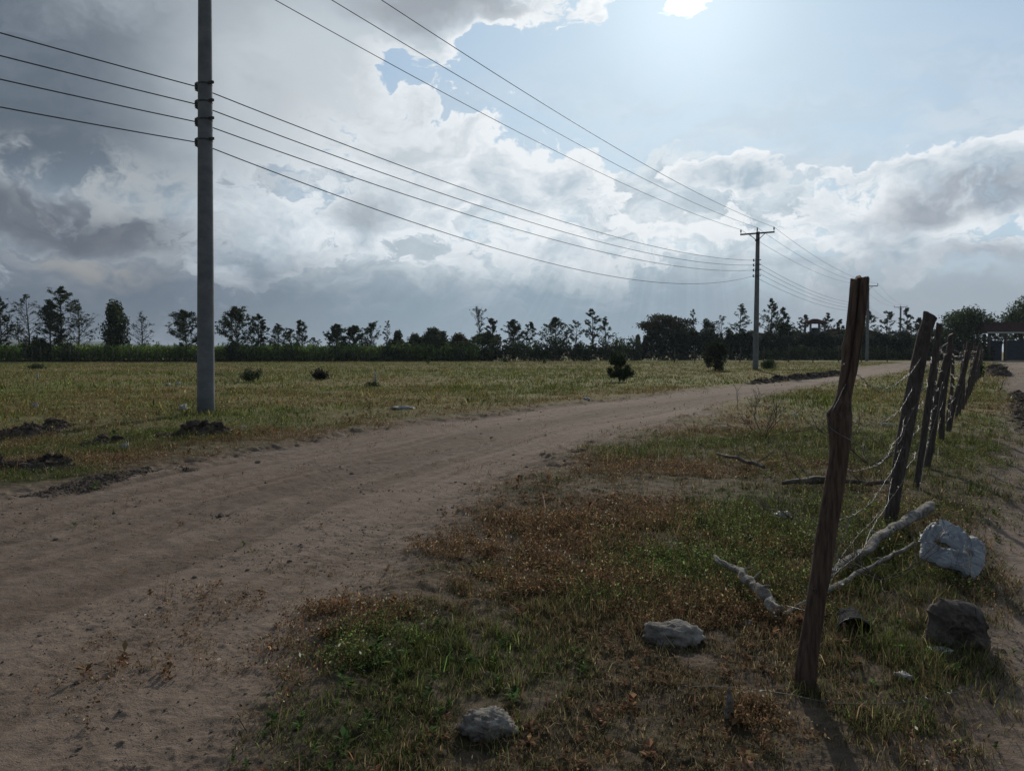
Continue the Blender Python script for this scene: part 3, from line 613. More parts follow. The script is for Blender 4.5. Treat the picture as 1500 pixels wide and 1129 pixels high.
# loose wire loops wound round the front posts
for k, (l_, nm) in enumerate((([AT(1240, 560, 3.45), AT(1222, 600, 3.3), AT(1214, 622, 3.35), AT(1232, 636, 3.3), AT(1262, 655, 3.6), AT(1290, 690, 4.2), AT(1262, 712, 4.4), AT(1230, 800, 4.2), AT(1200, 900, 4.0), AT(1150, 885, 4.2)], 'loose wire trailing down from the knot of the front post'),
        ([AT(1357, 540, 6.6), AT(1345, 585, 6.5), AT(1322, 640, 6.4), AT(1313, 652, 6.3), AT(1330, 690, 6.6), AT(1300, 740, 6.3), AT(1250, 790, 5.6), AT(1225, 830, 5.0), AT(1215, 860, 4.7)], 'loose wire loop hanging off the second post'),
        ([AT(1381, 560, 8.5), AT(1374, 600, 8.3), AT(1362, 640, 8.2), AT(1352, 690, 8.1), AT(1344, 730, 7.8), AT(1330, 760, 7.2), AT(1338, 790, 6.6)], 'loose wire loop hanging off the slim third post'),
        ([G(1000, 1003, .07), G(1080, 1008, .05), G(1165, 1020, .07), G(1225, 1032, .06), G(1300, 1030, .06), G(1370, 1020, .05), G(1430, 1005, .06)], 'wire lying through the grass at the foot of the front post'))):
    o = barbed(l_, 70+k).build('barbed_wire', MWIRE, fence, True, FO); o['label'] = nm

# ------------------------------------------------------------------ things lying in the strip
def twig(mb, p, dr, ln_, r, depth, rs, bend=.25, up=.0):
    pts = [p.copy()]; q = p.copy(); d_ = dr.normalized(); n = 6
    for i in range(n):
        d_ = (d_+Vector((rs.uniform(-1, 1), rs.uniform(-1, 1), rs.uniform(-1, 1)+up))*bend).normalized(); q = q+d_*ln_/n; pts.append(q.copy())
        if depth and i > 0 and rs.random() < .75:
            twig(mb, q, (d_+Vector((rs.uniform(-1, 1), rs.uniform(-1, 1), rs.uniform(-.6, 1)))*.9), ln_*rs.uniform(.35, .6), r*.55, depth-1, rs, bend, up)
    mb.tube(pts, np.linspace(r, r*.45, len(pts)), 5)
MTW = m_simple('dead_twig', (.060, .045, .038), (.17, .14, .12), 12, .9, .4, .01)
def branch(px, py, label, dr, ln_, r, depth=2, seed=0, n=1, mat_=None, z=.04):
    g = G(px, py, z); g.z += Z(g.x, g.y); rs = random.Random(seed); mb = MB()
    for k in range(n):
        a = rs.uniform(0, 6.28); dd = Vector(dr) if n == 1 else Vector((math.cos(a), math.sin(a), rs.uniform(.15, 1.0)))
        twig(mb, Vector((0, 0, 0)), dd, ln_*rs.uniform(.7, 1.1), r, depth, rs)
    o = mb.build('dead_branch', mat_ or MTW); o.location = g; return tag(o, label, 'dead branch', 'dead branches in the verge')
def stick(l_, rs_, label, seed):
    pts = [G(px, py, zz) for px, py, zz in l_]; o0 = pts[0].copy(); mb = MB(); n = 24; P = np.array([tuple(p) for p in pts]); t = np.linspace(0, len(P)-1, n)
    Q = np.stack([np.interp(t, range(len(P)), P[:, k]) for k in range(3)], 1); Q += np.stack([(vnoise(t*2.5+k*7, t*0, seed)-.5)*.035 for k in range(3)], 1); mb.tube(Q, np.interp(t, range(len(rs_)), rs_), 9, rough=.25, seed=seed)
    rs = random.Random(seed)
    for k in range(3): i = rs.randrange(5, 20); twig(mb, Vector(Q[i]), Vector((rs.uniform(-1, 1), rs.uniform(-1, 1), .4)), .3, .007, 1, rs)
    o = mb.build('dead_branch', MTW, origin=np.array(o0)); return tag(o, label, 'dead branch', 'dead branches in the verge')
stick([(1051, 664, .10), (1085, 672, .10), (1120, 686, .05)], [.016, .026, .022], 'straight dark stick lying alone on the dry verge', 3)
stick([(1145, 706, .06), (1190, 702, .09), (1250, 706, .07), (1306, 707, .06)], [.02, .045, .024, .02], 'dark pole lying crosswise behind the front post', 4)
branch(1120, 640, 'tangle of fine dry twigs left of the front post', None and 0 or (0, 0, 1), .9, .009, 3, 8, 7)
branch(1275, 680, 'fine dry twigs caught between the first and second post', (0, 0, 1), .85, .008, 3, 9, 8)
branch(1160, 760, 'thin dry twigs in the green grass left of the front post', (0, 0, 1), .45, .005, 3, 10, 5)
branch(1290, 850, 'grey dry twigs heaped in front of the second post', (0, 0, 1), .42, .004, 3, 11, 7)
branch(1370, 940, 'sparse dry stalk tuft beside the dark concrete lump', (0, 0, 1), .22, .0025, 2, 13, 3)
def log(l_, rs_, label, seed, z=.05):
    pts = [G(px, py, zz) for px, py, zz in l_]; o0 = pts[0].copy(); mb = MB(); n = 70
    P = np.array([tuple(p) for p in pts]); t = np.linspace(0, len(P)-1, n); Q = np.stack([np.interp(t, range(len(P)), P[:, k]) for k in range(3)], 1)
    rr = np.interp(t, range(len(rs_)), rs_); Q[:, 2] += (vnoise(t*2, t*0, seed)-.5)*.03; Q[:, 0] += (vnoise(t*3.3, t*0, seed+1)-.5)*.05
    mb.tube(Q, rr*(1+.35*(fbm(t*4, t*0, 1, seed+5, 4)-.5)), 18, rough=.34, seed=seed)
    rs = random.Random(seed)
    for k in range(4): i = rs.randrange(8, 66); twig(mb, Vector(Q[i]), Vector((rs.uniform(-1, 1), rs.uniform(-1, .2), .5)), .10, rr[i]*.35, 0, rs)
    o = mb.build('log', MLOG, origin=np.array(o0)); return tag(o, label, 'log', 'pale logs lying in the grass')
log([(1138, 893, .07), (1112, 866, .10), (1085, 842, .12), (1046, 812, .13)], [.030, .028, .024, .015], 'pale tapering log lying left of the front post, cut end nearest', 3)
log([(1366, 738, .16), (1330, 760, .13), (1290, 790, .10), (1245, 822, .07), (1200, 850, .05)], [.042, .042, .031, .023, .016], 'pale log propped across the foot of the second post', 5)
log([(1340, 795, .10), (1290, 822, .08), (1225, 860, .06), (1150, 896, .05)], [.009, .013, .014, .012], 'thin grey pole lying below the propped log', 7)

def crumple(name, px, py, dims, mat_, label, cat, seed, rot=0, amp=.35, sub=40, sink=.25, group=None, ridg=True, freq=2.2):
    u = np.linspace(0, 2*math.pi, sub, endpoint=False); v = np.linspace(0, math.pi, sub//2); U, V_ = np.meshgrid(u, v)
    sxp = lambda a: np.sign(a)*np.abs(a)**.75
    x = np.sin(V_)*np.cos(U); y = np.sin(V_)*np.sin(U); z = np.cos(V_)
    n_ = fbm(x*freq+y*.9+seed, z*freq+y*1.7, 1.0, seed, 4, .55); rd = 1-np.abs(fbm(x*freq*1.6-y*1.3+seed*2, z*freq*1.6+y, 1.0, seed+8, 3)-.5)*5
    k = 1+amp*(n_-.5)*2+(amp*.35*np.clip(rd, 0, 1) if ridg else 0)
    P = np.stack([sxp(x)*k*dims[0]/2, sxp(y)*k*dims[1]/2, z*k*dims[2]/2], -1); ca, sa = math.cos(rot), math.sin(rot)
    P = np.stack([P[..., 0]*ca-P[..., 1]*sa, P[..., 0]*sa+P[..., 1]*ca, P[..., 2]], -1)
    n, m = P.shape[:2]; i = np.arange(n-1)[:, None]*m; j = np.arange(m)[None]; kk = (j+1) % m
    mb = MB(); mb.add(P.reshape(-1, 3), np.stack([i+j, i+m+j, i+m+kk, i+kk], -1).reshape(-1, 4))
    g = G(px, py); g.z = Z(g.x, g.y)+dims[2]*(.5-sink)
    o = mb.build(name, mat_); o.location = g; return tag(o, label, cat, group)
def m_sack(t, b):
    P = objc(); E_ = noise(P, 14, 6, .6)
    wv = t.nodes.new('ShaderNodeTexWave'); wv.inputs['Scale'].default_value = 60; wv.inputs['Distortion'].default_value = 1; t.links.new(P.k, wv.inputs[0])
    c_ = mixc(smooth(E_, .35, .7), (.26, .275, .30), (.42, .435, .46)); sp_ = t.nodes.new('ShaderNodeSeparateXYZ'); t.links.new(P.k, sp_.inputs[0])
    line = M('MULTIPLY', smooth(M('ABSOLUTE', E(sp_.outputs[2]) + E(sp_.outputs[0])*.32 + .0), .022, .010), smooth(noise(vmath('MULTIPLY', P, (1, .2, .5)), 70, 2, .5), .52, .58))
    c_ = mixc(line*.5, c_, (.06, .07, .10)); t.links.new(c_.k, b.inputs['Base Color']); b.inputs['Roughness'].default_value = .55; bump(b, E(wv.outputs[1])*.1+noise(P, 18, 5, .6), .7, .02)
MSACK = mat('woven_sack', m_sack)
def sack():
    # two crumpled flaps of one sack, built as a folded sheet with thickness
    rs = np.random.default_rng(5); mb = MB()
    def flap(corners, bulge, seed, n=34):
        a, b, c_, d_ = [np.array(tuple(p)) for p in corners]; u = np.linspace(0, 1, n); U, V_ = np.meshgrid(u, u)
        P = (a*(1-U[..., None])+b*U[..., None])*(1-V_[..., None])+(d_*(1-U[..., None])+c_*U[..., None])*V_[..., None]
        nm = np.cross(b-a, d_-a); nm /= np.linalg.norm(nm); nm *= -np.sign(nm[1]) if abs(nm[1]) > .2 else 1
        r_ = 1-np.abs(fbm(U*3.2+seed, V_*2.1+U, 1, seed, 3)-.5)*4.5; w = np.sin(np.pi*U)*np.sin(np.pi*V_)
        cr_ = 1-np.abs(fbm(U*1.3+V_, V_*4.2, 2.2, seed+12, 3)-.5)*7; h = bulge*w**.45 + (.034*np.clip(r_, -.4, 1) + .020*np.clip(cr_, -.5, 1) + .06*(fbm(U, V_, 3.5, seed+3, 4)-.5))*(w**.25)
        e_ = .06*(fbm(U, V_, 3.2, seed+30, 3)-.5)[..., None]*np.array((1, .3, 1.))
        Fp = P+nm*h[..., None]+e_; Bp = P-nm*(h*.35+.004)[..., None]+e_
        i = np.arange(n-1)[:, None]*n; j = np.arange(n-1)[None]; q = np.stack([i+j, i+j+1, i+n+j+1, i+n+j], -1).reshape(-1, 4)
        mb.add(np.concatenate([Fp.reshape(-1, 3), Bp.reshape(-1, 3)]), q, q[:, ::-1]+n*n)
    A_ = lambda x, y, d_: AT(x, y, d_)
    flap([A_(1343, 824, 5.0), A_(1430, 850, 4.9), A_(1441, 832, 5.05), A_(1348, 783, 5.2)], .022, 3)
    flap([A_(1372, 792, 5.42), A_(1440, 830, 5.25), A_(1444, 800, 5.5), A_(1376, 763, 5.75)], .022, 14)
    flap([A_(1347, 792, 5.12), A_(1372, 796, 5.10), A_(1384, 778, 5.22), A_(1356, 776, 5.28)], .020, 21, 20)
    flap([A_(1408, 822, 5.12), A_(1428, 832, 5.02), A_(1424, 806, 5.12), A_(1412, 788, 5.35)], .014, 27, 20)
    o0 = G(1395, 838); V = [v-np.array(o0) for v in mb.v]; mb.v = V; o = mb.build('sack', MSACK); o.location = o0+Vector((0, 0, Z(o0.x, o0.y)))
    tag(o, 'crumpled pale grey woven sack dumped beside the track', 'sack')
sack()
def slab(label, outline, d, th, seed):
    P = np.array([tuple(AT(px, py, d)) for px, py in outline]); c_ = P.mean(0); n = 90; t = np.linspace(0, len(P), n, endpoint=False); i = t.astype(int); f_ = t-i; f_ = f_*f_*(3-2*f_)
    O = P[i % len(P)]*(1-f_)[:, None]+P[(i+1) % len(P)]*f_[:, None]; O[:, [0, 2]] += (np.stack([fbm(t*.9, t*0, 1.3, seed, 4), fbm(t*.9, t*0+7, 1.3, seed+1, 4)], 1)-.5)*.05
    m = 26; rr = np.linspace(0, 1, m); V = []
    for sg in (-1, 1):
        Q = c_[None, None]+(O[None]-c_)*rr[:, None, None]; k = (1-rr**3)**.5; bump_ = fbm(Q[..., 0]*9, Q[..., 2]*9, 1.2, seed+4+sg, 5, .6)-.5
        Q = Q+np.array((0, 1., 0))*(sg*th*(.42+.9*bump_)*k[:, None])[..., None]; V.append(Q.reshape(-1, 3))
    i = np.arange(m-1)[:, None]*n; j = np.arange(n)[None]; kk = (j+1) % n; q = np.stack([i+j, i+kk, i+n+kk, i+n+j], -1).reshape(-1, 4)
    o0 = np.array((c_[0], c_[1], 0)); mb = MB(); mb.add(np.concatenate(V), q, q[:, ::-1]+m*n); return tag(mb.build('rock', MSLAB, origin=o0), label, 'rock')
slab('dark rough upright lump of earth casting a long shadow by the track', [(1354, 965), (1357, 925), (1356, 893), (1366, 882), (1378, 877), (1398, 881), (1420, 884), (1433, 894), (1444, 912), (1452, 931), (1450, 950), (1436, 968), (1400, 975)], 3.86, .20, 5)
crumple('rock', 984, 937, (.28, .17, .13), MROCK, 'pale smooth stone left of the logs', 'rock', 24, -.25, .30, 56, .38, 'stones', True, 3.2)
crumple('rock', 716, 1072, (.19, .13, .11), MROCK, 'pale brownish stone nearest the camera in the grass', 'rock', 33, .3, .42, 60, .36, 'stones', True, 3.5)
def tub():
    e = G(1246, 918); e.z = Z(e.x, e.y)-.02; mb = MB(); n, m = 34, 40; t = np.linspace(0, 1, n); th = np.linspace(-.15, 1.12, m)*math.pi
    Tt, Th = np.meshgrid(t, th, indexing='ij'); r = .092-.02*Tt; w = .012*(fbm(Tt*3, Th, 1.2, 4, 3)-.5)*2
    P = lambda dr: np.stack([(Tt-.5)*.20*0.35+np.cos(Th)*(r+w+dr)*1.15, (Tt-.5)*.24, np.sin(Th)*(r+w+dr)*1.1+.01], -1)
    A_, B_ = P(0), P(-.005); i = np.arange(n-1)[:, None]*m; j = np.arange(m-1)[None]; q = np.stack([i+j, i+j+1, i+m+j+1, i+m+j], -1).reshape(-1, 4); N = n*m
    rim = np.stack([np.arange(m-1), np.arange(m-1)+1, np.arange(m-1)+1+N, np.arange(m-1)+N], 1); mb.add(np.concatenate([A_.reshape(-1, 3), B_.reshape(-1, 3)]), q, q[:, ::-1]+N, rim)
    o = mb.build('tub', m_simple('black_plastic', (.010, .012, .018), (.022, .025, .034), 12, .9, .6, .01, None, .08)); o.location = e; tag(o, 'half-buried black plastic tub behind the foot of the front post', 'tub')
    mb = MB(); mb.tube([(math.cos(a)*(.094)*1.15-.035, -.121, math.sin(a)*.094*1.1+.01) for a in np.linspace(.05, .95, 20)*math.pi], .0028, 6)
    rm = mb.build('rim', m_simple('plastic_rim', (.05, .055, .06), (.12, .125, .135), 20, .4, .2, .002), o)
tub()
MLIT = m_simple('litter', (.28, .28, .27), (.52, .52, .50), 10, .6, .6, .01)
for k, (px, py, w, h, nm) in enumerate(((55, 554, 3, 4, 'small white scrap standing in the far left field'), (246, 565, 7, 2.5, 'flat white scrap left of the nearest pole'), (261, 564, 6, 3, 'bright white scrap closest to the nearest pole'),
        (182, 658, 12, 10, 'crumpled whitish plastic beside the dark clods at the road edge'), (268, 600, 12, 5, 'grey-white plastic at the foot of the nearest pole'), (355, 626, 12, 4, 'small pale scrap on the rusty verge right of the pole'), (52, 597, 8, 5, 'pale scrap in the left field before the hedge'),
        (590, 600, 24, 3, 'thin pale strip lying at the far road edge'), (860, 587, 7, 3, 'pale stone-like scrap beyond the road below the shrub'), (1145, 760, 22, 9, 'dirty pale plastic scrap in the green grass before the front post'), (1300, 625, 12, 5, 'pale scrap in the dry strip between the front posts'), (1165, 612, 7, 4, 'small pale scrap beside the bright green patch'),
        (550, 561, 3, 9, 'upright white scrap in the small tuft mid-field'), (1095, 914, 14, 9, 'white torn plastic bits left of the front post'), (1325, 1000, 20, 9, 'torn pale plastic in the weeds right of the front post'), (1376, 958, 34, 5, 'pale flat chip at the foot of the dark lump'), (1068, 1050, 12, 40, 'dry curled pale leaf standing in the rusty weeds'))):
    g = G(px, py); s_ = g.y/F; crumple('litter', px, py, (w*s_, w*s_*.6, max(h*s_*1.1, .012)*(1 if py > 620 else 1.6)), MLIT if k not in (16,) else MLOG, nm, 'litter', 60+k, .6*math.sin(k*3), .95, 26, .3, 'scraps of litter')

# dark clods and berms of dug soil
def clods(pts, label, n, s0, seed, cat='soil mound'):
    rs = np.random.default_rng(seed); mb = MB(); o0 = G(*pts[0][:2]); P = np.array([tuple(G(p[0], p[1]))[:2] for p in pts]); wd, hg = pts[0][2], pts[0][3]
    sg = np.hypot(*np.diff(P, axis=0).T); cs = np.concatenate([[0], np.cumsum(sg)]); L_ = cs[-1]; res = s0*.55; nu, nv = int(min(L_/res, 260))+8, int(min(4.4*wd/res, 60))+6
    u = np.linspace(0, 1, nu); v_ = np.linspace(-2.2, 2.2, nv); cx_ = np.interp(u*L_, cs, P[:, 0]); cy_ = np.interp(u*L_, cs, P[:, 1])
    tx, ty = np.gradient(cx_), np.gradient(cy_); q = np.hypot(tx, ty)+1e-9; nx, ny = -ty/q, tx/q
    def surf(U, V_):
        X = np.interp(U*L_, cs, P[:, 0])+np.interp(U, u, nx)*V_*wd; Y = np.interp(U*L_, cs, P[:, 1])+np.interp(U, u, ny)*V_*wd
        en = np.clip(np.sin(np.pi*np.clip(U, 0, 1)), 0, 1)**.35; am = sstep(fbm(U*L_/wd*.7, V_*0, 1, seed, 3), .28, .62)*.8+.2; w_ = .65+.7*fbm(U*L_/wd, V_*0+5, .8, seed+3, 3)
        pr = np.exp(-((V_+(fbm(U*L_/wd, V_*0, .5, seed+4, 2)-.5)*1.2)/w_)**2)
        lum = 1-np.abs(fbm(X, Y, .30/s0, seed+7, 3)-.5)*4
        return X, Y, hgt(X, Y)-.25*s0+1.15*hg*pr*en*am*(.75+.5*lum)+s0*.9*(lum-.3)*pr*en-.02*(1-pr*en)
    V_, U = np.meshgrid(v_, u); X, Y, Z_ = surf(U, V_); m = nv; i = np.arange(nu-1)[:, None]*m; j = np.arange(m-1)[None]
    mb.add(np.stack([X-o0.x, Y-o0.y, Z_], -1).reshape(-1, 3), np.stack([i+j, i+m+j, i+m+j+1, i+j+1], -1).reshape(-1, 4))
    k = rs.uniform(.03, .97, n), np.clip(rs.normal(0, .55, n), -1.3, 1.3); X, Y, Z_ = surf(*k); sz = s0*.55*np.exp(rs.normal(0, .5, n)); lumps(mb, X-o0.x, Y-o0.y, Z_+sz*.1, sz, .7, .25)
    o = mb.build('soil_mound', MCLOD, None, False); o.location = (o0.x, o0.y, 0); tag(o, label, cat, 'mounds of dug soil')
clods([(228, 642, .20, .17), (275, 639, 0, 0), (300, 637, 0, 0), (342, 637, 0, 0)], 'heap of dark clods right at the foot of the nearest pole', 520, .045, 1)
clods([(-60, 692, .24, .17), (0, 684, 0, 0), (60, 686, 0, 0), (110, 682, 0, 0)], 'long dark clod ridge at the left edge nearest the road', 560, .035, 2)
clods([(-40, 645, .22, .14), (20, 640, 0, 0), (60, 631, 0, 0), (105, 622, 0, 0)], 'dark clod ridge farther back at the left edge', 420, .035, 3)
clods([(118, 655, .15, .10), (160, 648, 0, 0), (196, 645, 0, 0)], 'small dark clods between the pole heap and the left ridge', 220, .035, 4)
clods([(1175, 554, .35, .18), (1200, 551, 0, 0), (1228, 549, 0, 0), (1090, 563, 0, 0)], 'dark low berm along the far road edge below the second pole', 700, .10, 5)
clods([(0, 728, .22, .02), (60, 720, 0, 0), (130, 706, 0, 0), (210, 690, 0, 0), (300, 682, 0, 0)], 'thin dark ridge of crumbled soil along the left road edge', 260, .012, 6)
clods([(1452, 540, .5, .35), (1462, 545, 0, 0), (1470, 552, 0, 0)], 'brown soil heaps beside the far end of the track', 420, .14, 7)
clods([(1492, 572, .25, .08), (1498, 600, 0, 0), (1512, 640, 0, 0)], 'dark churned ridge along the track edge', 420, .05, 8)

# ------------------------------------------------------------------ trees, shrubs, hedge
LEAFC = {'dark': (.050, .070, .036), 'mid': (.062, .092, .038), 'light': (.060, .088, .034), 'rust': (.070, .055, .030)}
def leafcol(n, c_, var=.35): return np.clip(np.array(c_)*np.exp(rng.normal(0, var, (n, 1)))*np.exp(rng.normal(0, .08, (n, 3))), 0, .5)
def envelope(kind, t):                  # crown half-width (0..1) at relative height t
    if kind == 'cone': return max(.12, math.sin(math.pi*min(1, (t-.06)/.94)**.62)) if t > .1 else .3
    if kind == 'oval': return max(.1, math.sin(math.pi*min(1, t**.58)))
    if kind == 'fan': return max(.05, min(1, t**1.1*1.15))*(1 if t < .9 else .6)
    if kind == 'column': return .75*max(.3, math.sin(math.pi*t**.8)**.5)
    return math.sqrt(max(.02, 1-(2*t-1)**2))
def tree(px, ytop, wpx, d, kind, leaf, label, seed, colr='dark', nb=34, start=.16, lsz=.2, name='tree', basez=0, cat='tree', group='trees along the far hedge'):
    rs = random.Random(seed*13+1); top = AT(px, ytop, d); h = top.z; hw = wpx/F*d*.5; e = empty(name, (top.x, d, 0), label, cat, group); hw *= 1.12; leaf = leaf*1.12 if leaf > .2 else leaf
    tk, cr = MB(), []; lean = rs.uniform(-.03, .03)
    pts = [Vector((lean*z*h+.012*h*math.sin(z*5+seed), .01*h*math.sin(z*4), z*h)) for z in np.linspace(0, 1, 14)]; r0 = .0115*h+.03
    tk.tube(pts, np.linspace(r0, r0*.12, 14)+.006, 6)
    for k in range(nb):
        t = start+(1-start)*(k+rs.random()*.8)/nb
        if t > .985: continue
        te = (t-start)/(1-start); z = t*h; i = t*13; p = pts[int(i)].lerp(pts[min(13, int(i)+1)], i-int(i))
        L_ = hw*envelope(kind, te)*rs.uniform(.65, 1.12)
        a = rs.uniform(0, 6.28); up = {'cone': .55, 'fan': 1.5, 'oval': .7, 'column': 1.1}.get(kind, .8)*rs.uniform(.6, 1.3)
        dr = Vector((math.cos(a), math.sin(a), up)).normalized(); L_ = L_/max(.35, math.hypot(dr.x, dr.y))
        if L_ > h*(1.04-t)+.25*hw: L_ = h*(1.04-t)+.25*hw
        n = 5; q = p.copy(); bp = [q.copy()]
        for j in range(n):
            dr = (dr+Vector((rs.uniform(-1, 1), rs.uniform(-1, 1), rs.uniform(-.7, .7)))*.20).normalized(); q = q+dr*L_/n; bp.append(q.copy())
            if j >= 1:
                for _ in range(2 if leaf < .3 or j > 2 else 1):
                    dd = (dr+Vector((rs.uniform(-1, 1), rs.uniform(-1, 1), rs.uniform(-.3, 1)))*.9).normalized(); l2 = L_*rs.uniform(.18, .42); q2 = q+dd*l2
                    tk.tube([q, q.lerp(q2, .5)+Vector((0, 0, .03*l2)), q2], [.016*h*.09+.010, .011, .007], 3, cap=False)
                    if leaf > 0 and rs.random() < min(1, leaf+.15): cr.append((q2, rs.uniform(.6, 1.2)))
                    if leaf > .5 and rs.random() < leaf: cr.append((q.lerp(q2, .5), rs.uniform(.6, 1)))
        rb = r0*(1-t)*.40+.012; tk.tube(bp, np.linspace(rb, .008, len(bp)), 4, cap=False)
        if rs.random() < leaf+.2: cr.append((q, 1))
    tk.build('trunk', MBARK, e)
    if leaf > 0 and cr:
        P = np.array([tuple(p) for p, _ in cr]); sc = np.array([s_ for _, s_ in cr]); per = int(8+14*leaf); rad_ = .19*(hw/2.2)**.5*(1+.3*leaf)
        Q = np.repeat(P, per, 0)+rng.normal(0, 1, (len(P)*per, 3))*np.array((rad_, rad_, rad_*.55))*np.repeat(sc, per)[:, None]*.62
        mb = MB(); flakes(mb, Q, lsz*rng.uniform(.35, 1., len(Q))*.85, leafcol(len(Q), LEAFC[colr])); mb.build('crown', MFOL, e)
    return e
def mass(name, px, ybase, ytop, wpx, d, colr, label, seed, n=5000, shape='round', lsz=.26, cat='tree', group='trees along the far hedge', trunk=True, lobes=9, hollow=0):
    rs = np.random.default_rng(seed); top = AT(px, ytop, d); h = top.z; hw = wpx/F*d*.5; e = empty(name, (top.x, d, 0), label, cat, group); mb = MB(); z0 = h*(.12 if shape == 'round' else .45)
    C_ = []
    for k in range(lobes):
        a = rs.uniform(0, 6.28); q = rs.uniform(0, .78)**.7*hw
        if shape == 'flat': C_.append((math.cos(a)*q, math.sin(a)*q, h*rs.uniform(.62, .96)-.10*q, hw*rs.uniform(.28, .5), h*rs.uniform(.05, .085)))
        elif shape == 'bush': zz = rs.uniform(.12, .86); C_.append((math.cos(a)*q*(1.3-.6*zz), math.sin(a)*q*(1.3-.6*zz), h*zz, hw*rs.uniform(.16, .40), h*rs.uniform(.07, .16)))
        elif shape == 'low': C_.append((math.cos(a)*q, math.sin(a)*q, h*rs.uniform(.2, .55), hw*rs.uniform(.3, .5), h*rs.uniform(.25, .42)))
        else: zz = rs.uniform(.32, .80); C_.append((math.cos(a)*q*(1.15-.5*zz), math.sin(a)*q*(1.15-.5*zz), h*zz, hw*rs.uniform(.3, .48), h*rs.uniform(.13, .21)))
    C_.append((0, 0, h*(.86 if shape == 'round' else .9 if shape == 'flat' else .7), hw*.4, h*(.13 if shape == 'round' else .09 if shape == 'flat' else .28)))
    C_ = np.array(C_); w = C_[:, 3]**2*C_[:, 4]; w = w**.7; i = rs.choice(len(C_), n, p=w/w.sum()); v_ = rs.normal(size=(n, 3)); v_ /= np.linalg.norm(v_, axis=1)[:, None]; v_ *= (rs.random(n)**(.4))[:, None]*(1+.16*rs.normal(size=(n, 1)))
    Q = C_[i, :3]+v_*C_[i][:, [3, 3, 4]]; Q[:, 2] = np.abs(Q[:, 2]-.05)+.05
    flakes(mb, Q, lsz*rs.uniform(.4, 1.15, n), leafcol(n, LEAFC[colr] if isinstance(colr, str) else colr)); mb.build('crown', MFOL, e)
    if trunk:
        tk = MB(); r0 = .014*h+.05*min(1, h/4)
        for k in range(min(len(C_), 9)):
            c_ = C_[k]; tk.tube([(0, 0, 0), (c_[0]*.18, c_[1]*.18, h*.22), (c_[0]*.6, c_[1]*.6, (h*.22+c_[2])*.55), (c_[0], c_[1], c_[2])], [r0, r0*.6, r0*.35, .012], 6)
        tk.build('trunk', MBARK, e)
    return e
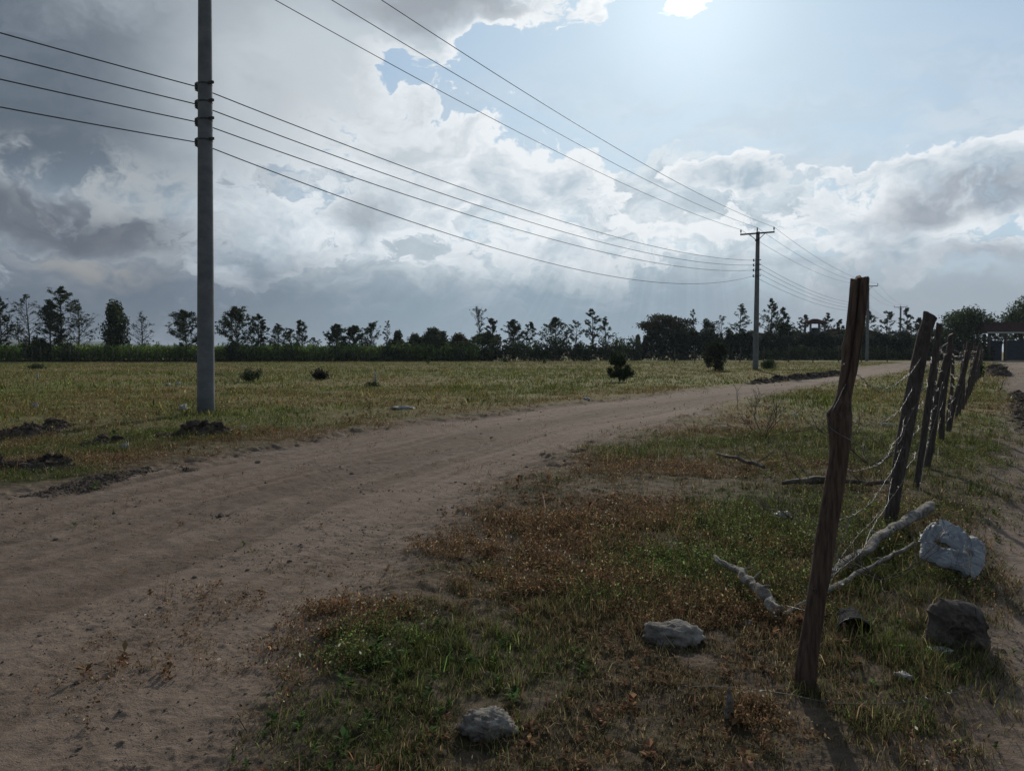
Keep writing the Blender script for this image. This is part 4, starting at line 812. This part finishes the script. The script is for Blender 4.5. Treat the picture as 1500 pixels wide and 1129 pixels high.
TR = [  # px, ytop, width, depth, kind, leaf, colour, label
 (-3, 432, 34, 118, 'oval', .55, 'dark', 'dark leafy tree cut off by the left edge'),
 (40, 430, 46, 119, 'oval', .10, 'dark', 'nearly bare spiky tree, second tall one from the left edge'),
 (27, 466, 22, 121, 'cone', .06, 'dark', 'low thin bare tree beside the spiky bare one at far left'),
 (89, 419, 52, 118, 'cone', .62, 'dark', 'tallest leafy tree on the left, narrow pointed crown'),
 (73, 440, 34, 116, 'oval', .50, 'dark', 'shorter leafy tree touching the left side of the tallest one'),
 (114, 446, 42, 119, 'oval', .16, 'dark', 'thin half-bare tree touching the right side of the tallest one'),
 (206, 456, 28, 119, 'oval', .03, 'dark', 'small bare tree standing just right of the dense dark one'),
 (271, 456, 46, 118, 'oval', .62, 'dark', 'leafy tree immediately left of the nearest pole'),
 (346, 450, 46, 119, 'oval', .75, 'dark', 'full leafy tree right of the nearest pole'),
 (378, 463, 22, 120, 'column', .6, 'dark', 'narrow leafy tree, second right of the nearest pole'),
 (407, 475, 30, 122, 'oval', .35, 'dark', 'sparse tree, third right of the nearest pole'),
 (424, 481, 22, 124, 'oval', .4, 'dark', 'short sparse tree, fourth right of the nearest pole'),
 (442, 473, 22, 122, 'column', .45, 'dark', 'slim sparse tree, fifth right of the nearest pole'),
 (458, 494, 18, 122, 'oval', .1, 'dark', 'small bare sapling at the gap in the tree row'),
 (493, 475, 28, 123, 'oval', .6, 'dark', 'leafy tree just right of the gap in the row'),
 (519, 478, 30, 123, 'oval', .55, 'dark', 'second leafy tree right of the gap in the row'),
 (543, 476, 26, 124, 'column', .25, 'dark', 'thin feathery tree right of the gap, half bare'),
 (566, 471, 15, 124, 'column', .06, 'dark', 'bare upright tree left of the round dark trees'),
 (702, 458, 25, 128, 'fan', .02, 'dark', 'bare fan-shaped tree rising above the green bushes'),
 (722, 469, 20, 128, 'column', .5, 'dark', 'slim leafy tree right beside the bare fan-shaped one'),
 (751, 468, 30, 129, 'oval', .45, 'dark', 'open leafy tree, second right of the fan-shaped one'),
 (777, 472, 22, 130, 'oval', .45, 'dark', 'open leafy tree, third right of the fan-shaped one'),
 (815, 465, 34, 131, 'oval', .5, 'dark', 'broad open leafy tree in the middle of the row'),
 (845, 472, 22, 132, 'column', .4, 'dark', 'thin leafy tree left of the tall slender pair'),
 (868, 453, 22, 133, 'column', .5, 'dark', 'taller of the slender pair left of the dark flat-topped tree'),
 (887, 463, 20, 133, 'oval', .4, 'dark', 'shorter of the slender pair left of the dark flat-topped tree'),
 (1018, 455, 15, 150, 'column', .3, 'dark', 'thin tall tree immediately right of the flat-topped tree'),
 (1058, 465, 20, 150, 'column', .22, 'dark', 'sparse tree between the pointed dense tree and the second pole'),
 (1085, 445, 26, 146, 'oval', .4, 'dark', 'tall open tree just left of the second pole'),
 (1131, 437, 28, 147, 'oval', .45, 'dark', 'tall tree with layered top just right of the second pole'),
 (1148, 450, 24, 149, 'oval', .45, 'dark', 'open tree two right of the second pole'),
 (1178, 462, 18, 152, 'column', .5, 'dark', 'slim tree on the left side of the water tower'),
 (1213, 459, 22, 152, 'oval', .5, 'dark', 'leafy tree on the right side of the water tower'),
 (1232, 468, 18, 152, 'oval', .6, 'dark', 'low leafy tree left of the front fence post top'),
 (1272, 455, 26, 150, 'oval', .5, 'dark', 'sparse tree directly behind the third pole'),
 (1299, 457, 20, 150, 'column', .5, 'dark', 'slim dark tree left of the farthest pole'),
 (1330, 449, 22, 150, 'oval', .55, 'dark', 'dark open tree right of the farthest pole'),
 (1347, 466, 26, 150, 'oval', .5, 'dark', 'low open tree behind the second fence post'),
]
for i, (px, yt, w, d, kind, leaf, colr, lab) in enumerate(TR):
    tree(px, yt, w, d, kind, leaf, lab, 100+i, colr, nb=36 if w < 24 else 58, start=.11 if kind != 'fan' else .45, lsz=.19, name='bare_tree' if leaf < .12 else 'tree')
MS = [  # name, px, ybase, ytop, w, d, shape, colour, label, n
 ('dense_tree', 167, 437, 50, 118, 'round', 'dark', 'dense dark leafy tree with full crown, left of the nearest pole', 5200),
 ('dense_tree', 583, 483, 30, 124, 'round', 'dark', 'first round dark tree of the dense clump', 2600),
 ('dense_tree', 608, 487, 32, 125, 'round', 'dark', 'second tree of the dense clump, slightly lower', 2600),
 ('dense_tree', 635, 478, 44, 124, 'round', 'dark', 'tallest and darkest round tree of the dense clump', 5200),
 ('umbrella_tree', 672, 487, 48, 126, 'round', 'rust', 'dome-topped brownish tree on the right of the dense clump', 4800),
 ('umbrella_tree', 972, 459, 82, 146, 'flat', (.042, .042, .024), 'big flat-topped acacia rising behind the tall dark hedge', 7500),
 ('pine_tree', 1035, 465, 28, 149, 'round', 'dark', 'dense pointed dark tree right of the flat-topped acacia', 2800),
 ('umbrella_tree', 712, 487, 46, 129, 'flat', 'dark', 'low layered tree under the bare fan-shaped one', 2400),
 ('umbrella_tree', 1145, 472, 46, 148, 'flat', 'dark', 'low flat-topped tree behind the second pole', 2400),
 ('dense_tree', 1420, 448, 84, 132, 'round', 'mid', 'large round tree behind the far end of the fence', 9000),
 ('dense_tree', 1503, 432, 66, 140, 'round', 'mid', 'large tree above the gatehouse at the right edge', 6500),
 ('dense_tree', 1000, 474, 44, 150, 'round', 'dark', 'low dark tree filling in right of the flat-topped acacia', 3000),
 ('dense_tree', 1072, 487, 40, 152, 'round', 'dark', 'lowest round tree left of the second pole', 2200),
 ('dense_tree', 1100, 483, 34, 150, 'round', 'dark', 'dark round tree directly behind the second pole', 2200),
 ('dense_tree', 1166, 480, 34, 152, 'round', 'dark', 'dark round tree left of the water tower', 2200),
 ('dense_tree', 1240, 480, 50, 154, 'round', 'dark', 'dark round tree behind the front post, right of the water tower', 3000),
 ('dense_tree', 1318, 482, 40, 152, 'round', 'dark', 'dark round tree at the foot of the farthest pole', 2600),
 ('dense_tree', 1378, 478, 44, 136, 'round', 'dark', 'low dark tree behind the slim third post', 3000)]
for i, (nm, px, yt, w, d, shp, colr, lab, n) in enumerate(MS): mass(nm, px, 530, yt, w, d, colr, lab, 300+i, n, shp, .26, lobes=24 if shp == 'flat' else 16 if w > 40 else 10)
BS = [ # bushes of the hedge line
 (52, 497, 26, 115.5, 'light', 'round bush in the hedge between the two bare left trees'), (63, 500, 22, 115, 'mid', 'green bush under the shorter leafy left tree'), (98, 503, 30, 114.5, 'mid', 'green bush at the foot of the tallest left tree'),
 (345, 503, 36, 116, 'dark', 'dark bush at the foot of the full leafy tree'), (372, 507, 34, 117, 'dark', 'dark bush, second right of the nearest pole'), (402, 505, 34, 118, 'dark', 'dark bush, third right of the nearest pole'), (432, 505, 34, 118, 'dark', 'dark bush before the gap in the tree row'),
 (500, 507, 42, 120, 'dark', 'dark bush beneath the leafy trees right of the gap'), (535, 506, 40, 121, 'dark', 'dark bush under the thin feathery tree'), (572, 502, 34, 121, 'dark', 'dark bush left of the dense clump'), (600, 500, 40, 122, 'dark', 'dark low bush under the dense clump'), (640, 500, 48, 122, 'dark', 'dark low bush under the tallest round tree'), (675, 505, 34, 122, 'dark', 'dark low bush under the dome-topped tree'),
 (700, 500, 34, 123, 'mid', 'rounded green bush below the bare fan-shaped tree'), (725, 497, 40, 124, 'dark', 'dark green bush right of the rounded green one'), (758, 502, 40, 125, 'mid', 'green bush under the open leafy trees'), (790, 505, 40, 126, 'mid', 'mid green bush left of the broad open tree'), (818, 496, 36, 126, 'dark', 'dark bush under the broad open tree'), (848, 505, 30, 127, 'dark', 'low dark bush left of the slender pair'),
 (882, 499, 32, 128, 'dark', 'dark bush under the slender pair'), (905, 497, 36, 129, 'mid', 'green bush left end of the tall dark hedge'), (925, 498, 26, 130, 'dark', 'dark bush touching the tall hedge')]
BS = [(a_, b_-7, c_*1.25, d_, e_, f_) for a_, b_, c_, d_, e_, f_ in BS]
for i, (px, yt, w, d, colr, lab) in enumerate(BS): mass('bush', px, 530, yt, w, d, colr, lab, 400+i, 1500, 'low', .24, 'bush', 'bushes of the far hedge line', False, 7)
# long hedges
def hedge(x0, x1, d0, d1, ytops, thick, n, colr, label, seed, lsz=.28):
    rs = np.random.default_rng(seed); a, b = AT(x0, 515, d0), AT(x1, 515, d1); t = rs.random(n); P = np.array([a.x, d0])[None]*(1-t)[:, None]+np.array([b.x, d1])[None]*t[:, None]
    yt = np.interp(x0+(x1-x0)*t, [p[0] for p in ytops], [p[1] for p in ytops]); D_ = P[:, 1]; top = 1.5+(515-yt)/F*D_; top = top*(1+.45*(vnoise(t*(x1-x0)/9, t*0, seed)-.5)+.35*(vnoise(t*(x1-x0)/3, t*0, seed+1)-.5))
    y = P[:, 1]+rs.uniform(-.5, .5, n)*thick; z = top*rs.random(n)**.75; mb = MB()
    Q = np.stack([P[:, 0]-a.x, y-a.y, z], 1); flakes(mb, Q, lsz*rs.uniform(.4, 1.2, n), leafcol(n, LEAFC[colr] if isinstance(colr, str) else colr))
    o = mb.build('hedge', MFOL); o.location = (a.x, a.y, 0); return tag(o, label, 'hedge', 'hedges bounding the field')
hedge(932, 1345, 140, 141, [(932, 494), (960, 488), (1040, 487), (1090, 492), (1150, 494), (1200, 497), (1260, 492), (1345, 492)], 2.4, 42000, (.036, .050, .030), 'tall solid dark hedge behind the second pole', 1, .30)
hedge(1340, 1452, 132, 128, [(1340, 498), (1400, 494), (1452, 505)], 2.0, 12000, 'dark', 'dark hedge behind the far fence posts, up to the gatehouse', 2, .28)
hedge(-60, 575, 112.6, 118, [(-60, 527), (300, 526.5), (575, 522)], 1.0, 5000, (.070, .088, .038), 'low dark undergrowth hedge along the left field edge', 3, .2)
hedge(560, 935, 118.5, 131, [(560, 515), (700, 514), (935, 510)], 1.4, 9500, (.056, .074, .038), 'low dark hedge under the dense trees in the middle', 4, .24)
hedge(1100, 1345, 136, 137, [(1100, 517), (1160, 510), (1230, 508), (1345, 514)], 1.6, 5000, 'mid', 'lower green shrubs in front of the tall dark hedge', 5, .26)
# maize behind the left field edge
n = 5200; px_ = rng.uniform(-60, 700, n); d_ = 115+rng.uniform(0, 9, n)+np.clip(px_-400, 0, 400)*.02; X = (px_-CX)/F*d_
hh = 1.95*np.exp(rng.normal(0, .12, n))+.25*vnoise(X*.2, X*0, 9); mb = MB()
blades(mb, X, d_, 0*X, hh, np.full(n, .05), rng.uniform(0, .1, n), leafcol(n, (.10, .14, .045)))
for k in range(9): f_ = rng.uniform(.2, .98, n); blades(mb, X, d_, hh*f_, rng.uniform(.35, .7, n), np.full(n, .11), rng.uniform(.8, 1.8, n), leafcol(n, (.150, .230, .055), .4), .9)
tag(mb.build('maize_crop', MGRASS), 'bright green maize crop standing behind the left field edge', 'maize', kind='stuff')
# boundary fences far away
def farfence(l_, label, nm, ph=1.5, wires=True):
    o0 = G(l_[0][0], 515+H*F/l_[0][1]); e = empty('boundary_fence', (o0.x, o0.y, 0), label, 'fence', 'thin boundary fences'); tops = []
    for px, dd in l_:
        b = AT(px, 515, dd); b.z = 0; h = ph*random.uniform(.85, 1.15); mb = MB(); lx = random.uniform(-.1, .1); mb.tube([(b.x-o0.x, b.y-o0.y, -.1), (b.x-o0.x+lx, b.y-o0.y, h)], [.075, .06], 6); mb.build('fence_post', MWOOD2, e); tops.append(Vector((b.x-o0.x+lx*.8, b.y-o0.y, h)))
    for f_ in (.5, .9): mb = MB(); mb.tube([Vector((p.x, p.y, p.z*f_)) for p in tops], .004, 4); mb.build('fence_wire', MMETAL, e)
farfence([(x+random.uniform(-3, 3), 112+x*.008) for x in range(-30, 560, 13)], 'thin weathered posts in front of the maize at the left field edge', 'a', 1.95)
farfence([(x, 105+(x-980)*.02) for x in (988, 1018, 1050, 1084, 1119, 1155, 1191, 1229, 1262, 1300)], 'widely spaced posts in front of the tall dark hedge', 'b', 2.3)
# shrubs standing out in the field
mass('shrub', 908, 558, 512, 36, 38.5, 'dark', 'rounded dark shrub in the field nearest the road', 501, 7000, 'bush', .06, 'shrub', 'shrubs out in the field', True, 30)
mass('shrub', 1049, 543, 496, 34, 60, (.040, .052, .030), 'dark shrub with pale top just left of the second pole', 502, 7000, 'bush', .085, 'shrub', 'shrubs out in the field', True, 28)
mass('shrub', 1128, 537, 525, 32, 66, 'mid', 'low spreading shrub just right of the second pole', 503, 900, 'low', .11, 'shrub', 'shrubs out in the field', False, 6)
mass('shrub', 364, 560, 537, 40, 38, 'dark', 'dark twiggy shrub in the field right of the nearest pole', 504, 900, 'low', .07, 'shrub', 'shrubs out in the field', True, 6)
mass('shrub', 469, 556, 539, 40, 41, (.028, .026, .022), 'low mound of dark brushwood in the field', 505, 1600, 'low', .06, 'shrub', 'shrubs out in the field', False, 8)
mass('shrub', 548, 568, 556, 22, 32.5, 'dark', 'tiny dark tuft around the upright white scrap', 506, 300, 'low', .05, 'shrub', 'shrubs out in the field', False, 5)
mass('shrub', 797, 533, 522, 9, 96, 'dark', 'tiny shrub at the far field edge below the open trees', 507, 160, 'low', .12, 'shrub', 'shrubs out in the field', False, 4)
mass('shrub', 628, 536, 521, 9, 88, 'mid', 'tiny sapling at the far field edge below the dense clump', 508, 120, 'low', .12, 'shrub', 'shrubs out in the field', True, 4)
mass('shrub', 55, 543, 532, 36, 66, 'dark', 'flat dark shrub in the far left field', 509, 500, 'low', .09, 'shrub', 'shrubs out in the field', False, 6)
mass('shrub', 740, 533, 524, 8, 98, 'dark', 'tiny shrub at the field edge below the green bushes', 510, 120, 'low', .12, 'shrub', 'shrubs out in the field', False, 4)
mass('shrub', 1436, 560, 512, 14, 42, 'dark', 'scrubby plant growing through the far fence end', 511, 500, 'low', .08, 'shrub', 'shrubs out in the field', False, 5)
branch(345, 562, 'bare twigs sticking out left of the dark field shrub', (0, 0, 1), .9, .012, 2, 21, 5)

# ------------------------------------------------------------------ buildings
def building_water():
    d = 145; c_ = AT(1193, 515, d); e = empty('water_tower', (c_.x, d, 0), 'small roofed water tank stand rising above the hedge', 'water tower'); k = d/F
    zt = AT(1193, 467, d).z; ze = AT(1193, 473, d).z; zb = AT(1193, 495, d).z; hw = 12*k
    mb = MB(); w = 14.5*k; v = [(-w, -w, ze), (w, -w, ze), (w, w, ze), (-w, w, ze), (-w*.25, 0, zt), (w*.25, 0, zt), (-w, -w, ze-.12), (w, -w, ze-.12), (w, w, ze-.12), (-w, w, ze-.12)]
    mb.add(v, [(0, 1, 5, 4), (2, 3, 4, 5), (6, 7, 1, 0), (7, 8, 2, 1), (8, 9, 3, 2), (9, 6, 0, 3), (9, 8, 7, 6)], [(1, 2, 5), (3, 0, 4)]); mb.build('roof', MROOF, e, False)
    for sx_ in (-1, 1):
        for sy in (-1, 1): mb = MB(); mb.box((sx_*hw*.86, sy*hw*.86, (ze-.12)/2), (.30, .30, ze-.13)); mb.build('column', MCONC, e, False)
    mb = MB(); mb.box((0, 0, zb-.9), (hw*1.6, hw*1.6, .22)); mb.build('platform', MCONC, e, False)
    mb = MB(); zt2 = AT(1193, 480, d).z; mb.tube([(0, 0, z) for z in (zb-.78, zb-.7, zt2-.25, zt2-.1, zt2)], [hw*.60, hw*.62, hw*.62, hw*.5, hw*.2], 20); mb.build('tank', MMETAL, e)
building_water()
def house(x0, x1, yeave, yridge, d, label, depth=8, xr0=None, xr1=None, m_=None):
    a, b = AT(x0, yeave, d), AT(x1, yeave, d); cx_ = (a.x+b.x)/2; L_ = b.x-a.x; ze = a.z; zr = AT(x0, yridge, d).z; e = empty('house', (cx_, d, 0), label, 'house', 'houses beyond the hedge')
    h = L_/2; r0 = (AT(xr0, yridge, d).x-cx_) if xr0 else -h*.4; r1 = (AT(xr1, yridge, d).x-cx_) if xr1 else h*.4
    mb = MB(); mb.box((0, depth/2, ze/2-.03), (L_-1.2, depth-1.2, ze-.06)); mb.build('wall', m_ or MWALL, e, False)
    mb = MB(); v = [(-h, 0, ze), (h, 0, ze), (h, depth, ze), (-h, depth, ze), (r0, depth/2, zr), (r1, depth/2, zr), (-h, 0, ze-.1), (h, 0, ze-.1), (h, depth, ze-.1), (-h, depth, ze-.1)]
    mb.add(v, [(0, 1, 5, 4), (2, 3, 4, 5), (6, 7, 1, 0), (7, 8, 2, 1), (8, 9, 3, 2), (9, 6, 0, 3)], [(1, 2, 5), (3, 0, 4)]); mb.build('roof', MROOF, e, False)
    for k in (-.5, 0, .5):
        mb = MB(); mb.box((k*h, .585, ze*.5), (1.1, .04, 1.1)); mb.build('window', MINS, e, False)
house(1212, 1320, 498, 481, 172, 'long dark-roofed house half hidden behind the hedge and front post', 12, 1228, 1290)
house(1090, 1150, 497, 487, 176, 'low dark roof just showing behind the hedge by the second pole', 9)
house(678, 700, 510, 506, 150, 'small white house glimpsed under the dome-topped tree', 5)
def gate():
    d = 127; a = AT(1446, 487, d); b = AT(1446, 473, d); x0 = a.x; x1 = x0+13; e = empty('gatehouse', ((x0+x1)/2, d, 0), 'flat brown canopy over the entrance at the end of the track', 'gatehouse'); cx_ = (x0+x1)/2
    mb = MB(); v = [(x0-cx_, 0, a.z), (x1-cx_, 0, a.z), (x1-cx_, 7, a.z), (x0-cx_, 7, a.z), (x0-cx_+.7, 2.5, b.z+.2), (x1-cx_-.7, 2.5, b.z+.2), (x1-cx_-.7, 4.5, b.z+.2), (x0-cx_+.7, 4.5, b.z+.2)]
    mb.add(v, [(0, 1, 5, 4), (1, 2, 6, 5), (2, 3, 7, 6), (3, 0, 4, 7), (4, 5, 6, 7), (3, 2, 1, 0)]); mb.build('roof', MROOF, e, False)
    mb = MB(); mb.box((0, -.04, a.z-.02), (13, .06, .22)); mb.build('fascia', MWALL, e, False)
    for xx in (.7, 3.4, 9.6, 12.4):
        for yy in (.5, 6.3): mb = MB(); mb.box((x0-cx_+xx, yy, a.z/2-.03), (.32, .32, a.z-.07)); mb.build('pillar', MWOOD2, e, False)
    z2_ = AT(1446, 499, d).z
    for xx, w in ((2.05, 2.38), (4.95, 2.78), (7.98, 3.1), (11, 2.48)): mb = MB(); mb.box((x0-cx_+xx, 1.2, z2_/2+.04), (w, .08, z2_)); mb.build('gate_panel', MBLUE, e, False)
gate()

# ------------------------------------------------------------------ the air
me = bpy.data.meshes.new('haze'); hv_ = 9300; v = [(x, y, z) for x in (-hv_, hv_) for y in (-hv_, hv_) for z in (-2, 62)]
me.from_pydata(v, [], [(0, 1, 3, 2), (4, 6, 7, 5), (0, 4, 5, 1), (2, 3, 7, 6), (0, 2, 6, 4), (1, 5, 7, 3)])
hm = bpy.data.materials.new('haze'); hm.use_nodes = True; hn = hm.node_tree; hn.nodes.remove(hn.nodes['Principled BSDF']); pv = hn.nodes.new('ShaderNodeVolumePrincipled')
pv.inputs['Color'].default_value = (.66, .78, .92, 1); pv.inputs['Density'].default_value = .00013; pv.inputs['Anisotropy'].default_value = .3
hn.links.new(pv.outputs[0], hn.nodes['Material Output'].inputs['Volume']); me.materials.append(hm)
ho = bpy.data.objects.new('haze', me); COL.objects.link(ho); tag(ho, 'thin bluish air over the whole field', None, None, 'stuff')
